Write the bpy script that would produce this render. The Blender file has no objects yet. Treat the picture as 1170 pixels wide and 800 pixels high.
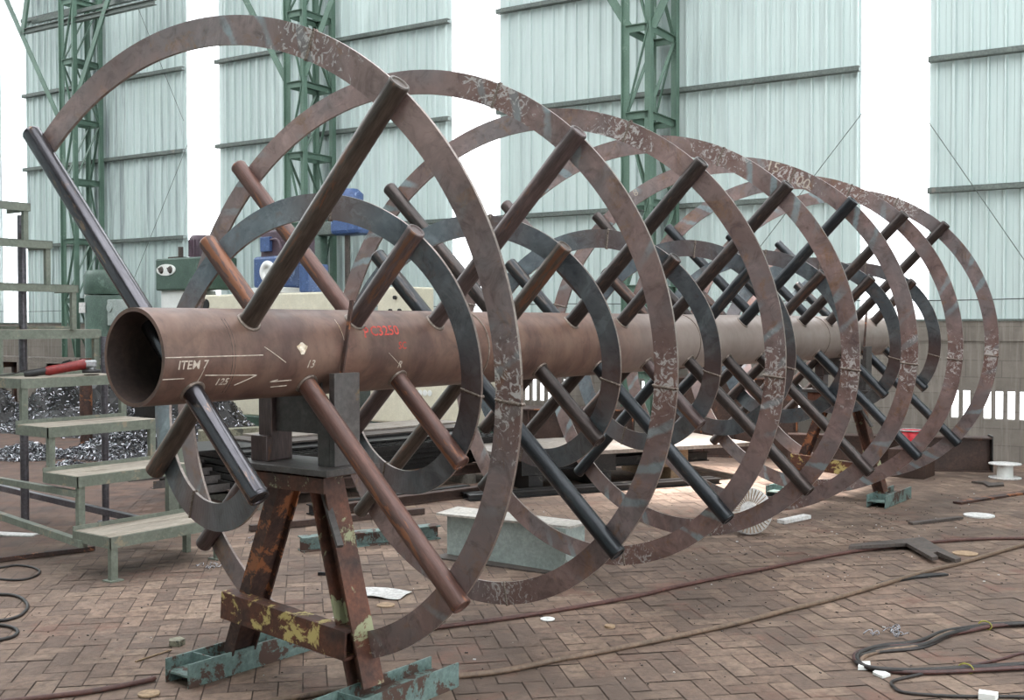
import bpy, bmesh, math, random
from math import sin, cos, pi, radians as rad
from mathutils import Vector, Matrix
random.seed(7)
SC = bpy.context.scene
COL = SC.collection

# ------------------------------------------------------------ materials
def srgb(h):
    h = h.lstrip('#'); c = [int(h[i:i+2], 16)/255 for i in (0, 2, 4)]
    return tuple((x/12.92 if x <= .04045 else ((x+.055)/1.055)**2.4) for x in c) + (1,)
class NT:
    def __init__(s, name):
        s.m = bpy.data.materials.new(name); s.m.use_nodes = True
        s.t = s.m.node_tree; s.n = s.t.nodes; s.b = s.n['Principled BSDF']
    def new(s, ty, **kw):
        n = s.n.new(ty)
        for k, v in kw.items(): setattr(n, k, v)
        return n
    def put(s, sock, v):
        if hasattr(v, 'links') or hasattr(v, 'is_linked'): s.t.links.new(v, sock)
        else: sock.default_value = v
    def coord(s, kind='Object', scale=None, rot=None):
        c = s.new('ShaderNodeTexCoord').outputs[kind]
        if scale is not None or rot is not None:
            mp = s.new('ShaderNodeMapping'); s.put(mp.inputs[0], c)
            if scale is not None: mp.inputs['Scale'].default_value = scale if hasattr(scale, '__len__') else (scale,)*3
            if rot is not None: mp.inputs['Rotation'].default_value = rot
            return mp.outputs[0]
        return c
    def noise(s, vec, scale, detail=4, rough=.6, dist=0):
        n = s.new('ShaderNodeTexNoise'); s.put(n.inputs['Vector'], vec)
        n.inputs['Scale'].default_value = scale; n.inputs['Detail'].default_value = detail
        n.inputs['Roughness'].default_value = rough; n.inputs['Distortion'].default_value = dist
        return n.outputs['Fac']
    def ramp(s, fac, stops, mode='LINEAR'):
        r = s.new('ShaderNodeValToRGB'); s.put(r.inputs[0], fac); r.color_ramp.interpolation = mode
        while len(r.color_ramp.elements) < len(stops): r.color_ramp.elements.new(.5)
        for e, (p, c) in zip(r.color_ramp.elements, stops):
            e.position = p; e.color = c if hasattr(c, '__len__') else (c, c, c, 1)
        return r.outputs[0]
    def mix(s, fac, a, b, mode='MIX'):
        m = s.new('ShaderNodeMix', data_type='RGBA', blend_type=mode)
        s.put(m.inputs['Factor'], fac); s.put(m.inputs[6], a); s.put(m.inputs[7], b)
        return m.outputs[2]
    def math(s, op, a, b=0.0, c=0.0):
        m = s.new('ShaderNodeMath', operation=op); s.put(m.inputs[0], a); s.put(m.inputs[1], b); s.put(m.inputs[2], c)
        return m.outputs[0]
    def bump(s, h, strength=.3, dist=.01):
        b = s.new('ShaderNodeBump'); b.inputs['Strength'].default_value = strength; b.inputs['Distance'].default_value = dist
        s.put(b.inputs['Height'], h); s.put(s.b.inputs['Normal'], b.outputs[0])
    def base(s, v): s.put(s.b.inputs['Base Color'], v)
    def rough(s, v): s.put(s.b.inputs['Roughness'], v)
    def metal(s, v): s.put(s.b.inputs['Metallic'], v)

def mottled(name, c1, c2, c3=None, scale=6, rough=.5, metal=0., bump=.15, spot=.62, r2=None, stretch=(1, 1, 1), fine=40, gr=.5):
    """two tones blended by noise, an optional third tone in patches"""
    t = NT(name); v = t.coord('Object', stretch)
    col = t.mix(t.ramp(t.noise(v, scale), [(.35, 0.), (.65, 1.)]), srgb(c1), srgb(c2))
    f = t.noise(v, fine, 3)
    col = t.mix(t.ramp(f, [(.35, gr), (.7, 0.)]), col, t.mix(1., col, (.30, .28, .27, 1), 'MULTIPLY'))
    col = t.mix(t.ramp(t.noise(v, scale*2.7, 5, .7, .8), [(.52, 0.), (.62, gr)]), col, t.mix(1., col, (1.45, 1.42, 1.4, 1), 'MULTIPLY'))
    R = rough
    if c3:
        k = t.ramp(t.noise(v, scale*.8+1.3, 6, .7, .4), [(spot, 0.), (spot+.04, 1.)])
        col = t.mix(k, col, srgb(c3))
        if r2 is not None: R = t.math('ADD', t.math('MULTIPLY', k, r2-rough), rough)
    t.base(col); t.rough(R); t.metal(metal)
    if bump: t.bump(f, bump, .004)
    return t.m
M = {}
M['dark_steel'] = mottled('dark_steel', '#332d2b', '#4a403d', '#5c463c', 5, .3, .5, .08, .6, stretch=(3, 3, .5))
M['black_steel'] = mottled('black_steel', '#2c2f33', '#3c3e41', '#524a46', 5, .28, .55, .06, .6, stretch=(3, 3, .4))
M['bright_tube'] = mottled('bright_tube', '#5e5c60', '#48464a', '#7c6658', 4, .2, .85, .04, .58, stretch=(3, 3, .5), gr=.3)
M['brown_tube'] = mottled('brown_tube', '#4e4240', '#625250', '#70503f', 5, .36, .35, .1, .6, stretch=(3, 3, .4))
M['rust_tube'] = mottled('rust_tube', '#6c4a40', '#584440', '#80523a', 5, .4, .25, .12, .56, stretch=(3, 3, .4))
M['olive_tube'] = mottled('olive_tube', '#463c36', '#5a4e46', '#6a4a3a', 5, .36, .4, .1, .58, stretch=(3, 3, .4))
M['old_rust'] = mottled('old_rust', '#3a2a26', '#54382e', '#8a5636', 5, .65, .1, .3, .54, gr=.6)
M['rust_paint'] = mottled('rust_paint', '#43302a', '#6e4230', '#8f9070', 4, .6, .05, .3, .57, gr=.6)
M['yellow_rust'] = mottled('yellow_rust', '#432e28', '#6c3e2a', '#b8a468', 6, .6, .05, .3, .545, gr=.6)
M['grey_plate'] = mottled('grey_plate', '#5c5856', '#504947', '#66543f', 5, .5, .3, .1)
M['turquoise'] = mottled('turquoise_paint', '#6e827e', '#5e746e', '#4a362e', 7, .55, 0, .2, .52, r2=.8)
M['step_green'] = mottled('step_green_paint', '#7d8276', '#6e7468', '#8c8270', 5, .55, 0, .12, .58, gr=.4)
M['step_board'] = mottled('step_board', '#a89e90', '#90867a', '#75695c', 4, .75, 0, .2, .56, stretch=(.4, 2, 1))
M['pole_grey'] = mottled('pole_grey', '#5e5a60', '#6e6a70', '#4c4444', 5, .35, .5, .05)
M['truss_green'] = mottled('truss_green_paint', '#5f796a', '#536b5d', '#6e8476', 2, .55, 0, .05, gr=.2)
M['girt_grey'] = mottled('girt_grey_green', '#6c746e', '#5e6661', '#76706a', 2, .6, 0, .05)
M['dirty_shade_black'] = mottled('dirty_shade_black', '#1d1b1b', '#2b2827', '#44403c', 5, .45, .3, .2)  # dirty black steel; also used as painted shade
M['plate_light'] = mottled('plate_light_steel', '#82786f', '#978d85', '#665a52', 2, .5, .3, .05)
M['brown_beam'] = mottled('brown_beam', '#40302a', '#4e382f', '#644030', 3, .6, .1, .15)
M['grey_paint'] = mottled('grey_paint', '#a0a8a4', '#929c97', '#4c504e', 6, .5, 0, .1, .72, gr=.3)
M['lit_flange_paint'] = mottled('lit_flange_paint', '#c4beb6', '#b8b2aa', '#7a706a', 5, .5, 0, .1, .66)  # flange paint, made paler for light falling on the top
M['cream'] = mottled('cream_paint', '#d9d2bd', '#cfc7b2', '#b8ae98', 3, .5, 0, .05, .7, gr=.15)
M['white_paint'] = mottled('white_paint', '#e6e6e2', '#dcdcd8', None, 3, .5, 0, 0, gr=.1)
M['machine_green'] = mottled('machine_green', '#4a6054', '#40554a', '#55695f', 3, .45, 0, .05)
M['machine_blue'] = mottled('machine_blue', '#4a6290', '#3e5686', '#7a8cac', 5, .4, 0, .05, .58)
M['motor_brown'] = mottled('motor_brown', '#5a4550', '#4c3c46', '#6a5560', 3, .5, 0, .05)
M['red_plastic'] = mottled('red_plastic', '#8e2523', '#7c1f1e', '#5c1c1a', 6, .4, 0, .02)
M['bright_red'] = mottled('bright_red', '#d42434', '#c81e2c', None, 6, .4, 0, 0)
M['orange'] = mottled('orange_cloth', '#e0662a', '#cc5520', None, 6, .6, 0, 0)
M['black_plastic'] = mottled('black_plastic', '#262425', '#302d2d', None, 8, .5, 0, .02)
M['cast_metal'] = mottled('cast_metal', '#a8a8aa', '#98989a', None, 8, .35, .6, .05)
M['paper'] = mottled('paper', '#dcdad8', '#cfccc8', '#b5a898', 6, .8, 0, .1, .7)
M['tan_card'] = mottled('tan_card', '#b09478', '#9c8468', None, 8, .8, 0, .1)
M['hose_rust'] = mottled('hose_rust', '#5c3a32', '#50322c', '#44302a', 4, .6, 0, .1)
M['hose_tan'] = mottled('hose_tan', '#77604f', '#675546', '#4a3c34', 3, .55, 0, .1)
M['cable_black'] = mottled('cable_black', '#211d1c', '#2e2724', '#4a3a34', 5, .5, 0, .1)
M['cable_red'] = mottled('cable_red', '#54332f', '#452c29', '#302422', 5, .5, 0, .1)
M['scrap_dark'] = mottled('scrap_dark', '#4c4440', '#5c524c', '#3a3634', 7, .6, .2, .2)
M['wood'] = mottled('wood_block', '#a08468', '#8e745a', '#6a5644', 4, .8, 0, .2, stretch=(1, 4, 4))
M['timber_grey'] = mottled('timber_grey', '#8c857c', '#7a746c', '#5e5850', 4, .8, 0, .2)
M['silver_curl'] = mottled('silver_curl', '#bdbdc2', '#8c8c92', None, 9, .25, .85, 0)
M['kerb'] = mottled('mossy_concrete', '#7c7a68', '#8e8a78', '#4c4c44', 5, .85, 0, .2, .6)
M['weld'] = mottled('weld_bead', '#75685f', '#8e8076', '#4c3c34', 30, .4, .5, .3)
M['chalk_white'] = mottled('chalk_white', '#cabcae', '#bcaea0', None, 30, .9, 0, 0)
M['chalk_red'] = mottled('chalk_red', '#cc5248', '#b8463e', None, 30, .9, 0, 0)
M['burn_mark'] = mottled('burn_mark', '#e8dccc', '#b89c74', None, 30, .7, 0, 0)
M['yellow'] = mottled('yellow_tape', '#a8a24a', '#9a9440', None, 8, .6, 0, 0)

def shaft_mat():
    t = NT('shaft_rusty_steel'); v = t.coord('Object')
    vs = t.coord('Object', (2.2, 1, 1))
    a = t.mix(t.ramp(t.noise(v, 2.2, 5), [(.38, 0.), (.62, 1.)]), srgb('#735448'), srgb('#543e38'))
    a = t.mix(t.ramp(t.noise(v, 14, 6, .75, 1.), [(.45, 0.), (.7, .65)]), a, srgb('#3f302b'))
    a = t.mix(t.ramp(t.noise(vs, 3.5, 4), [(.4, 0.), (.7, .7)]), a, srgb('#7c6254'))
    a = t.mix(t.ramp(t.noise(v, 5, 6, .7, 1.), [(.52, 0.), (.7, .7)]), a, srgb('#4c3a34'))
    # the shaft colour turns paler and greyer further along
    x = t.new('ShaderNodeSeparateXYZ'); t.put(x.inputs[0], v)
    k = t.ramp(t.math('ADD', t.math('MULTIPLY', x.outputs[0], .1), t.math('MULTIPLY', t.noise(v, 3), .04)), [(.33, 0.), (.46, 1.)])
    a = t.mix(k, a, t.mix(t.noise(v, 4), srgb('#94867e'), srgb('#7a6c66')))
    t.base(a); t.rough(t.ramp(t.noise(v, 8), [(.3, .38), (.7, .55)])); t.metal(.25)
    t.bump(t.noise(vs, 12, 4), .15, .004)
    return t.m
M['shaft'] = shaft_mat()
M['shaft_inside'] = mottled('shaft_inside', '#3c302c', '#4a3a34', None, 6, .7, .1, .1)

def ribbon_mat(name, c1, c2, c3, white, stripe, rough, metal, patch):
    t = NT(name); v = t.coord('Object')
    a = t.mix(t.ramp(t.noise(v, 3, 5), [(.35, 0.), (.65, 1.)]), srgb(c1), srgb(c2))
    a = t.mix(t.ramp(t.noise(v, 1.7, 3), [(.45, 0.), (.6, .8)]), a, t.mix(.5, a, srgb('#6f7478')))
    a = t.mix(t.ramp(t.noise(v, 6.5, 6, .7, .6), [(.55, 0.), (.68, .75)]), a, srgb(c3))
    d = t.new('ShaderNodeAttribute', attribute_name='seam').outputs['Fac']     # distance along the strip to the nearest weld, metres
    ad = t.math('ABSOLUTE', d)
    uv = t.new('ShaderNodeUVMap').outputs[0]
    # pale grey-blue swipes slanting across the strip
    s = t.new('ShaderNodeSeparateXYZ'); t.put(s.inputs[0], uv)
    w = t.math('SINE', t.math('ADD', t.math('MULTIPLY', s.outputs[0], 31.), t.math('MULTIPLY', s.outputs[1], 22.)))
    w = t.math('ADD', w, t.math('MULTIPLY', t.math('SUBTRACT', t.noise(v, 7), .5), 1.8))
    sel = t.ramp(t.noise(uv, 1.1, 1), [(.50, 0.), (.58, 1.)])
    k = t.math('MULTIPLY', t.math('MULTIPLY', t.ramp(w, [(.6, 0.), (.95, 1.)]), sel), stripe)
    a = t.mix(k, a, srgb('#8b989b'))
    # rust-brown halo and white paint blotches close to the welds
    a = t.mix(t.ramp(t.noise(v, 4.2, 6, .7, .8), [(.5, 0.), (.66, .6)]), a, t.mix(1., a, (1.6, 1.55, 1.55, 1), 'MULTIPLY'))
    a = t.mix(t.ramp(t.noise(v, 9.3, 6, .72, 1.1), [(.5, 0.), (.7, .75)]), a, t.mix(1., a, (.42, .40, .40, 1), 'MULTIPLY'))
    halo = t.math('MULTIPLY', t.ramp(ad, [(.05, 1.), (.28, 0.)]), .5)
    a = t.mix(halo, a, srgb('#6e4c42'))
    n = t.noise(v, 19., 5, .68, 1.8)
    near = t.ramp(ad, [(.01, .10), (.25, .0)])
    wm = t.ramp(t.math('ADD', n, near), [(.60, 0.), (.64, .9)])
    wm = t.math('MULTIPLY', wm, t.ramp(ad, [(.24, 1.), (.3, 0.)]))
    wm = t.math('MULTIPLY', wm, t.ramp(t.math('ADD', t.new('ShaderNodeAttribute', attribute_name='paint').outputs['Fac'], t.math('MULTIPLY', t.noise(v, 5), .5)), [(.55, 0.), (.75, 1.)]))
    a = t.mix(t.math('MULTIPLY', wm, white), a, srgb(patch))
    t.base(a); t.rough(t.math('ADD', t.math('MULTIPLY', wm, .3), rough)); t.metal(t.math('MULTIPLY', t.math('SUBTRACT', 1., wm), metal))
    t.bump(t.noise(v, 30), .12, .003)
    return t.m
M['ribbon_out'] = ribbon_mat('outer_ribbon_steel', '#927b76', '#76625e', '#86664f', .9, .85, .38, .35, '#b8b2ae')
M['ribbon_in'] = ribbon_mat('inner_ribbon_steel', '#757b7f', '#50565c', '#6d635f', .3, .35, .34, .5, '#9a9fa2')
M['lit_cut_edge'] = mottled('lit_cut_edge', '#8a7c76', '#a0948c', '#6c564c', 6, .35, .6, .05)  # bare cut steel, lightened for the sky light its edges catch

def sheet_mat():
    t = NT('wall_sheeting'); v = t.coord('Object')
    s = t.new('ShaderNodeSeparateXYZ'); t.put(s.inputs[0], v)
    # sheet-by-sheet tone, streaks running down, dirt towards the far left end
    pan = t.new('ShaderNodeTexWhiteNoise', noise_dimensions='1D'); t.put(pan.inputs['W'], t.math('FLOOR', t.math('MULTIPLY', s.outputs[0], 1.25)))
    a = t.mix(pan.outputs['Value'], srgb('#bbc8c5'), srgb('#c6d2cf'))
    vs = t.coord('Object', (5, 1, .25))
    a = t.mix(t.ramp(t.noise(vs, 2.2, 5), [(.45, 0.), (.7, .5)]), a, srgb('#a8b3b2'))
    st = t.ramp(t.noise(t.coord('Object', (3, 1, .12)), 2.6, 5, .65), [(.54, 0.), (.66, 1.)])
    left = t.ramp(t.math('MULTIPLY', t.math('ADD', s.outputs[0], 22.), .1), [(.5, .75), (.95, .06)])
    a = t.mix(t.math('MULTIPLY', st, left), a, srgb('#777e80'))
    t.base(a); t.rough(.5)
    return t.m
M['sheet'] = sheet_mat()
def fibre_mat():
    t = NT('translucent_fibreglass')
    tr = t.new('ShaderNodeBsdfTranslucent'); tr.inputs[0].default_value = (.97, .97, .99, 1)
    tp = t.new('ShaderNodeBsdfTransparent'); mx = t.new('ShaderNodeMixShader'); mx.inputs[0].default_value = .55
    t.t.links.new(tr.outputs[0], mx.inputs[1]); t.t.links.new(tp.outputs[0], mx.inputs[2])
    t.t.links.new(mx.outputs[0], t.n['Material Output'].inputs[0])
    return t.m
M['fibre'] = fibre_mat()
def block_mat():
    t = NT('rendered_blockwork'); v = t.coord('Object', (1, 1, 1), (rad(90), 0, 0))
    b = t.new('ShaderNodeTexBrick'); t.put(b.inputs['Vector'], v)
    b.inputs['Scale'].default_value = 1; b.inputs['Brick Width'].default_value = .42; b.inputs['Row Height'].default_value = .21
    b.inputs['Mortar Size'].default_value = .006
    b.inputs['Color1'].default_value = srgb('#726b63'); b.inputs['Color2'].default_value = srgb('#7c746c'); b.inputs['Mortar'].default_value = srgb('#665f58')
    vo = t.coord('Object')
    a = t.mix(t.ramp(t.noise(vo, 2.4, 6, .7), [(.42, 0.), (.68, .8)]), b.outputs['Color'], srgb('#625b53'))
    s = t.new('ShaderNodeSeparateXYZ'); t.put(s.inputs[0], vo)
    streak = t.ramp(t.noise(t.coord('Object', (6, 1, .5)), 3, 5), [(.5, 0.), (.62, .7)])
    top = t.ramp(s.outputs[2], [(0, 0.), (1., 1.)])
    a = t.mix(t.math('MULTIPLY', streak, .6), a, srgb('#8e867e'))
    t.base(a); t.rough(.9); t.bump(t.noise(vo, 25), .3, .01)
    return t.m
M['block'] = block_mat()
def floor_mat(name, joint):
    t = NT(name); v = t.coord('Object')
    if joint: a = srgb('#473a33')
    else:
        r = t.new('ShaderNodeAttribute', attribute_name='tone').outputs['Fac']
        a = t.ramp(r, [(0., srgb('#69564b')), (.35, srgb('#7a6456')), (.7, srgb('#836c5d')), (1., srgb('#907a69'))])
    a = t.mix(t.ramp(t.noise(v, 16, 5, .7), [(.42, 0.), (.66, .65)]), a, srgb('#4e4138'))
    a = t.mix(t.ramp(t.noise(v, .8, 5, .6), [(.42, 0.), (.62, .85)]), a, srgb('#54453c'))        # spread soil
    a = t.mix(t.ramp(t.noise(v, 1.7, 6, .7, .5), [(.56, 0.), (.66, .75)]), a, srgb('#6b4e42'))       # red rust dust
    # far from the paved area in use the floor is buried in red-brown soil
    s = t.new('ShaderNodeSeparateXYZ'); t.put(s.inputs[0], v)
    far = t.math('ADD', t.math('MULTIPLY', s.outputs[1], .1), t.math('MULTIPLY', t.noise(v, 1.4, 4), .25))
    a = t.mix(t.ramp(far, [(.5, 0.), (.62, .85)]), a, t.mix(t.ramp(t.noise(v, 3.2, 5), [(.4, 0.), (.6, 1.)]), srgb('#4a3a34'), srgb('#664c40')))
    t.base(a); t.rough(t.ramp(t.noise(v, 2.5), [(.3, .75), (.7, .92)]))
    t.bump(t.noise(v, 45, 4), .35, .006)
    return t.m
M['brick'] = floor_mat('floor_brick', False); M['joint'] = floor_mat('floor_joint', True)

# ------------------------------------------------------------ mesh helpers
class MB:
    def __init__(s): s.v = []; s.f = []; s.mi = []; s.sm = []; s.cur = 0
    def add(s, vs, fs, smooth=False):
        o = len(s.v); s.v += [tuple(v) for v in vs]
        for f in fs: s.f.append([i+o for i in f]); s.mi.append(s.cur); s.sm.append(smooth)
        return s
    def box(s, c, d, rz=0, R=None):
        hx, hy, hz = d[0]/2, d[1]/2, d[2]/2
        P = [Vector((x*hx, y*hy, z*hz)) for z in (-1, 1) for y in (-1, 1) for x in (-1, 1)]
        m = R if R is not None else Matrix.Rotation(rz, 3, 'Z')
        c = Vector(c)
        return s.add([m @ p + c for p in P], [(0, 2, 3, 1), (4, 5, 7, 6), (0, 1, 5, 4), (2, 6, 7, 3), (0, 4, 6, 2), (1, 3, 7, 5)])
    def span(s, a, b): # axis-aligned box from corner to corner
        return s.box([(a[i]+b[i])/2 for i in range(3)], [abs(b[i]-a[i]) for i in range(3)])
    def bar(s, a, b, w, h, up=(0, 0, 1)):
        a, b = Vector(a), Vector(b); z = (b-a); L = z.length; z.normalize(); up = Vector(up)
        if abs(z.dot(up)) > .99: up = Vector((1, 0, 0))
        x = up.cross(z).normalized(); y = z.cross(x)
        m = Matrix((x, y, z)).transposed()
        return s.box((a+b)/2, (w, h, L), R=m)
    def angle(s, a, b, w, t=.008, up=(0, 0, 1), flip=1): # L-section bar
        a, b = Vector(a), Vector(b); z = (b-a).normalized(); up = Vector(up)
        if abs(z.dot(up)) > .99: up = Vector((1, 0, 0))
        x = up.cross(z).normalized(); y = z.cross(x)
        m = Matrix((x, y, z)).transposed(); L = (b-a).length; c = (a+b)/2
        s.box(c + x*flip*(w/2) , (w, t, L), R=m); s.box(c + y*(w/2), (t, w, L), R=m); return s
    def ibeam(s, a, b, w, h, t=.01, up=(0, 0, 1)): # H section, flanges w wide, h high overall
        a, b = Vector(a), Vector(b); z = (b-a).normalized(); up = Vector(up)
        x = up.cross(z).normalized(); y = z.cross(x)
        m = Matrix((x, y, z)).transposed(); L = (b-a).length; c = (a+b)/2
        s.box(c + y*(h/2-t/2), (w, t, L), R=m); s.box(c - y*(h/2-t/2), (w, t, L), R=m); s.box(c, (t, h-2*t, L), R=m); return s
    def tube(s, pts, r, n=8, smooth=True, closed=False):
        pts = [Vector(p) for p in pts]; N = len(pts); vs = []; fs = []; px = None
        for i, p in enumerate(pts):
            if closed: t = pts[(i+1) % N]-pts[i-1]
            else: t = pts[min(i+1, N-1)]-pts[max(i-1, 0)]
            t.normalize()
            if px is None: px = t.orthogonal().normalized()
            px = (px - t*px.dot(t)).normalized(); py = t.cross(px)
            rr = r[i] if hasattr(r, '__len__') else r
            vs += [p + px*cos(2*pi*k/n)*rr + py*sin(2*pi*k/n)*rr for k in range(n)]
        M_ = N if closed else N-1
        for i in range(M_):
            for k in range(n):
                a, b = i*n+k, i*n+(k+1) % n; j = (i+1) % N
                fs.append((a, b, j*n+(k+1) % n, j*n+k))
        s.add(vs, fs, smooth)
        if not closed: s.add(vs[:n], [tuple(range(n))[::-1]]); s.add(vs[-n:], [tuple(range(n))])
        return s
    def lathe(s, prof, c=(0, 0, 0), R=None, n=24, smooth=True): # profile (r,z) about local z
        c = Vector(c); vs = []; fs = []
        for r, z in prof:
            for k in range(n):
                p = Vector((r*cos(2*pi*k/n), r*sin(2*pi*k/n), z)); vs.append((R @ p if R is not None else p) + c)
        for i in range(len(prof)-1):
            for k in range(n): fs.append((i*n+k, i*n+(k+1) % n, (i+1)*n+(k+1) % n, (i+1)*n+k))
        s.add(vs, fs, smooth)
        for i, fl in ((0, True), (len(prof)-1, False)):
            if prof[i][0] > 1e-4:
                f = list(range(n)); s.add(vs[i*n:(i+1)*n], [f[::-1] if fl else f])
        return s
    def cyl(s, a, b, r, n=20, smooth=True):
        a, b = Vector(a), Vector(b); z = (b-a); L = z.length; z.normalize(); x = z.orthogonal().normalized()
        m = Matrix((x, z.cross(x), z)).transposed()
        return s.lathe([(r, 0), (r, L)], a, m, n, smooth)
    def poly(s, pts, z0, z1): # upright prism from a plan outline
        n = len(pts); vs = [(x, y, z0) for x, y in pts]+[(x, y, z1) for x, y in pts]
        return s.add(vs, [tuple(range(n, 2*n)), tuple(range(n))[::-1]] + [(i, (i+1) % n, n+(i+1) % n, n+i) for i in range(n)])
    def build(s, name, mat, parent=None, bevel=0, loc=None, rz=None):
        me = bpy.data.meshes.new(name); me.from_pydata(s.v, [], s.f)
        ms = mat if isinstance(mat, (list, tuple)) else [mat]
        for m in ms: me.materials.append(M[m])
        me.polygons.foreach_set('material_index', s.mi); me.polygons.foreach_set('use_smooth', s.sm)
        bm = bmesh.new(); bm.from_mesh(me); bmesh.ops.recalc_face_normals(bm, faces=bm.faces); bm.to_mesh(me); bm.free()
        me.update()
        o = bpy.data.objects.new(name, me); COL.objects.link(o)
        if parent: o.parent = parent
        if loc is not None: o.location = loc
        if rz is not None: o.rotation_euler.z = rz
        if bevel:
            b = o.modifiers.new('bevel', 'BEVEL'); b.width = bevel; b.segments = 2; b.limit_method = 'ANGLE'
        return o
def tag(o, label, cat, group=None, kind=None):
    if label: o['label'] = label
    if cat: o['category'] = cat
    if group: o['group'] = group
    if kind: o['kind'] = kind
    return o
def thing(name, label, cat, loc=(0, 0, 0), rz=0, group=None, kind=None):
    o = bpy.data.objects.new(name, None); COL.objects.link(o); o.location = loc; o.rotation_euler.z = rz
    o.empty_display_size = .2
    return tag(o, label, cat, group, kind)
def struct(o): o['kind'] = 'structure'; return o
def kids(o): return [c for c in bpy.data.objects if c.parent == o]
def dup(o, parent=None):
    c = o.copy(); COL.objects.link(c)
    if parent: c.parent = parent
    for k in kids(o): dup(k, c)
    return c
def smooth_path(pts, n=6):
    P = [Vector(p) for p in pts]; P = [P[0]*2-P[1]] + P + [P[-1]*2-P[-2]]; out = []
    for i in range(1, len(P)-2):
        for k in range(n):
            t = k/n; a, b, c, d = P[i-1:i+3]
            out.append(.5*((2*b) + (c-a)*t + (2*a-5*b+4*c-d)*t*t + (3*b-a-3*c+d)*t**3))
    out.append(P[-2]); return out

# ------------------------------------------------------------ camera
R_, ZA = .2, 1.59                                   # shaft radius, height of its axis
CAM = Vector((-2.65606, -3.84654, 1.71918))
yaw, pitch, roll = 0.63749, -0.0232137, -0.00179823
cd = bpy.data.cameras.new('camera'); cam = bpy.data.objects.new('camera', cd); COL.objects.link(cam); SC.camera = cam
F = Vector((cos(yaw)*cos(pitch), sin(yaw)*cos(pitch), sin(pitch)))
Rt = F.cross(Vector((0, 0, 1))).normalized(); U = Rt.cross(F)
Rr = Rt*cos(roll)+U*sin(roll); Ur = U*cos(roll)-Rt*sin(roll)
mw = Matrix((Rr, Ur, -F)).transposed().to_4x4(); mw.translation = CAM; cam.matrix_world = mw
cd.sensor_width = 36; cd.lens = 36*1264.443/1170; cd.clip_end = 200; cd.clip_start = .05

# ------------------------------------------------------------ setting
W0 = Vector((11.90773, -.79467, 0)); WRZ = rad(-85.33905)
def wall_obj(o): o.location = W0; o.rotation_euler.z = WRZ; return o
STR = [(-20.56, -19.64), (-14.68, -13.81), (-8.49, -7.57), (-1.95, -1.09)]
ZT = 9.6
# brick floor: herringbone of real blocks over a soil base
def build_floor():
    mb = MB(); mb.span((-8, -9, -.25), (16.5, 26, -.006)); mb.cur = 0
    base = MB(); base.add([(-8, -9, -.006), (16.5, -9, -.006), (16.5, 26, -.006), (-8, 26, -.006)], [(0, 1, 2, 3)])
    struct(mb.build('floor_base', 'joint'))
    a = .115; L = 2*a; g = .003; ang = rad(-43)
    vs, fs, tone = [], [], []
    ca, sa = cos(ang), sin(ang)
    def quad(x0, y0, x1, y1):
        cx, cy = (x0+x1)/2, (y0+y1)/2
        X, Y = cx*ca-cy*sa+4, cx*sa+cy*ca+3
        if not (-1.2 < X < 13.5 and -4 < Y < 13): return
        # keep to what the view can plausibly reach
        d = Vector((X, Y, 0))-CAM
        fz = d.dot(F)
        if fz < 1.5 or abs(d.dot(Rt))/fz > .62: return
        o = len(vs); dz = random.uniform(-.0015, .0015)
        for x, y in ((x0+g, y0+g), (x1-g, y0+g), (x1-g, y1-g), (x0+g, y1-g)):
            vs.append((x*ca-y*sa+4, x*sa+y*ca+3, dz+random.uniform(-.0008, .0008)))
        fs.append((o, o+1, o+2, o+3)); t = random.random(); tone.extend([t]*4)
    N = 110
    # herringbone: per diagonal step one lying and one standing brick
    for i in range(-N, N):
        for j in range(-N//2, N//2):
            x = i*a + j*2*L*0 ; 
            ox = (i + 4*j)*a; oy = i*a
            # horizontal brick at (ox,oy), vertical brick above its left end
            quad(ox, oy, ox+L, oy+a)
            quad(ox-a, oy, ox, oy+L) if False else quad(ox+L, oy-a, ox+L+a, oy+a)
    me = bpy.data.meshes.new('floor'); me.from_pydata(vs, [], fs); me.materials.append(M['brick'])
    at = me.attributes.new('tone', 'FLOAT', 'POINT'); at.data.foreach_set('value', tone)
    o = bpy.data.objects.new('floor', me); COL.objects.link(o); struct(o)
build_floor()

# low masonry wall with ventilation slots
def slots(c0, n, p=.137, w=.088): return [(c0+i*p, c0+i*p+w) for i in range(n)]
holes = slots(-.80, 2) + slots(-.42, 6) + slots(-2.95, 4) + slots(-5.1, 4) + slots(-7.1, 6) + slots(-9.2, 5)
m = MB(); S0, S1 = -27., 7.
m.span((S0, 0, 0), (S1, .2, .53)); m.span((S0, 0, .88), (S1, .2, 1.5)); m.span((S0, -.015, 1.5), (S1, .215, 1.75))
x = S0
for a, b in sorted(holes): m.span((x, 0, .53), (a, .05, .88)); x = b
m.span((x, 0, .53), (S1, .05, .88))
wall_obj(struct(m.build('wall_rear', 'block')))
# profiled sheeting above it, between the translucent strips
def sheet(s0, s1, z0, z1, ph=0):
    prof = [(s0, 0)]; k = math.ceil(s0/.2)
    while k*.2+.03 < s1:
        c = k*.2; w, d = (.022, .04) if k % 4 else (.034, .05)
        if c-w > s0: prof += [(c-w, 0), (c-w*.5, -d), (c+w*.5, -d), (c+w, 0)]
        prof += [(c+.098, 0), (c+.1, -.006), (c+.102, 0)] if c+.11 < s1 else []
        k += 1
    prof.append((s1, 0)); mb = MB(); n = len(prof)
    vs = [(s, .06+d, z) for z in (z0, z1) for s, d in prof]
    mb.add(vs, [(i, i+1, n+i+1, n+i) for i in range(n-1)])
    return mb
edges = [S0]+[e for p in STR for e in p]+[S1]
mb = MB()
for i in range(0, len(edges), 2):
    q = sheet(edges[i], edges[i+1], 1.74, ZT); mb.add(q.v, q.f)
wall_obj(struct(mb.build('wall_rear_sheeting', 'sheet')))
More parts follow.
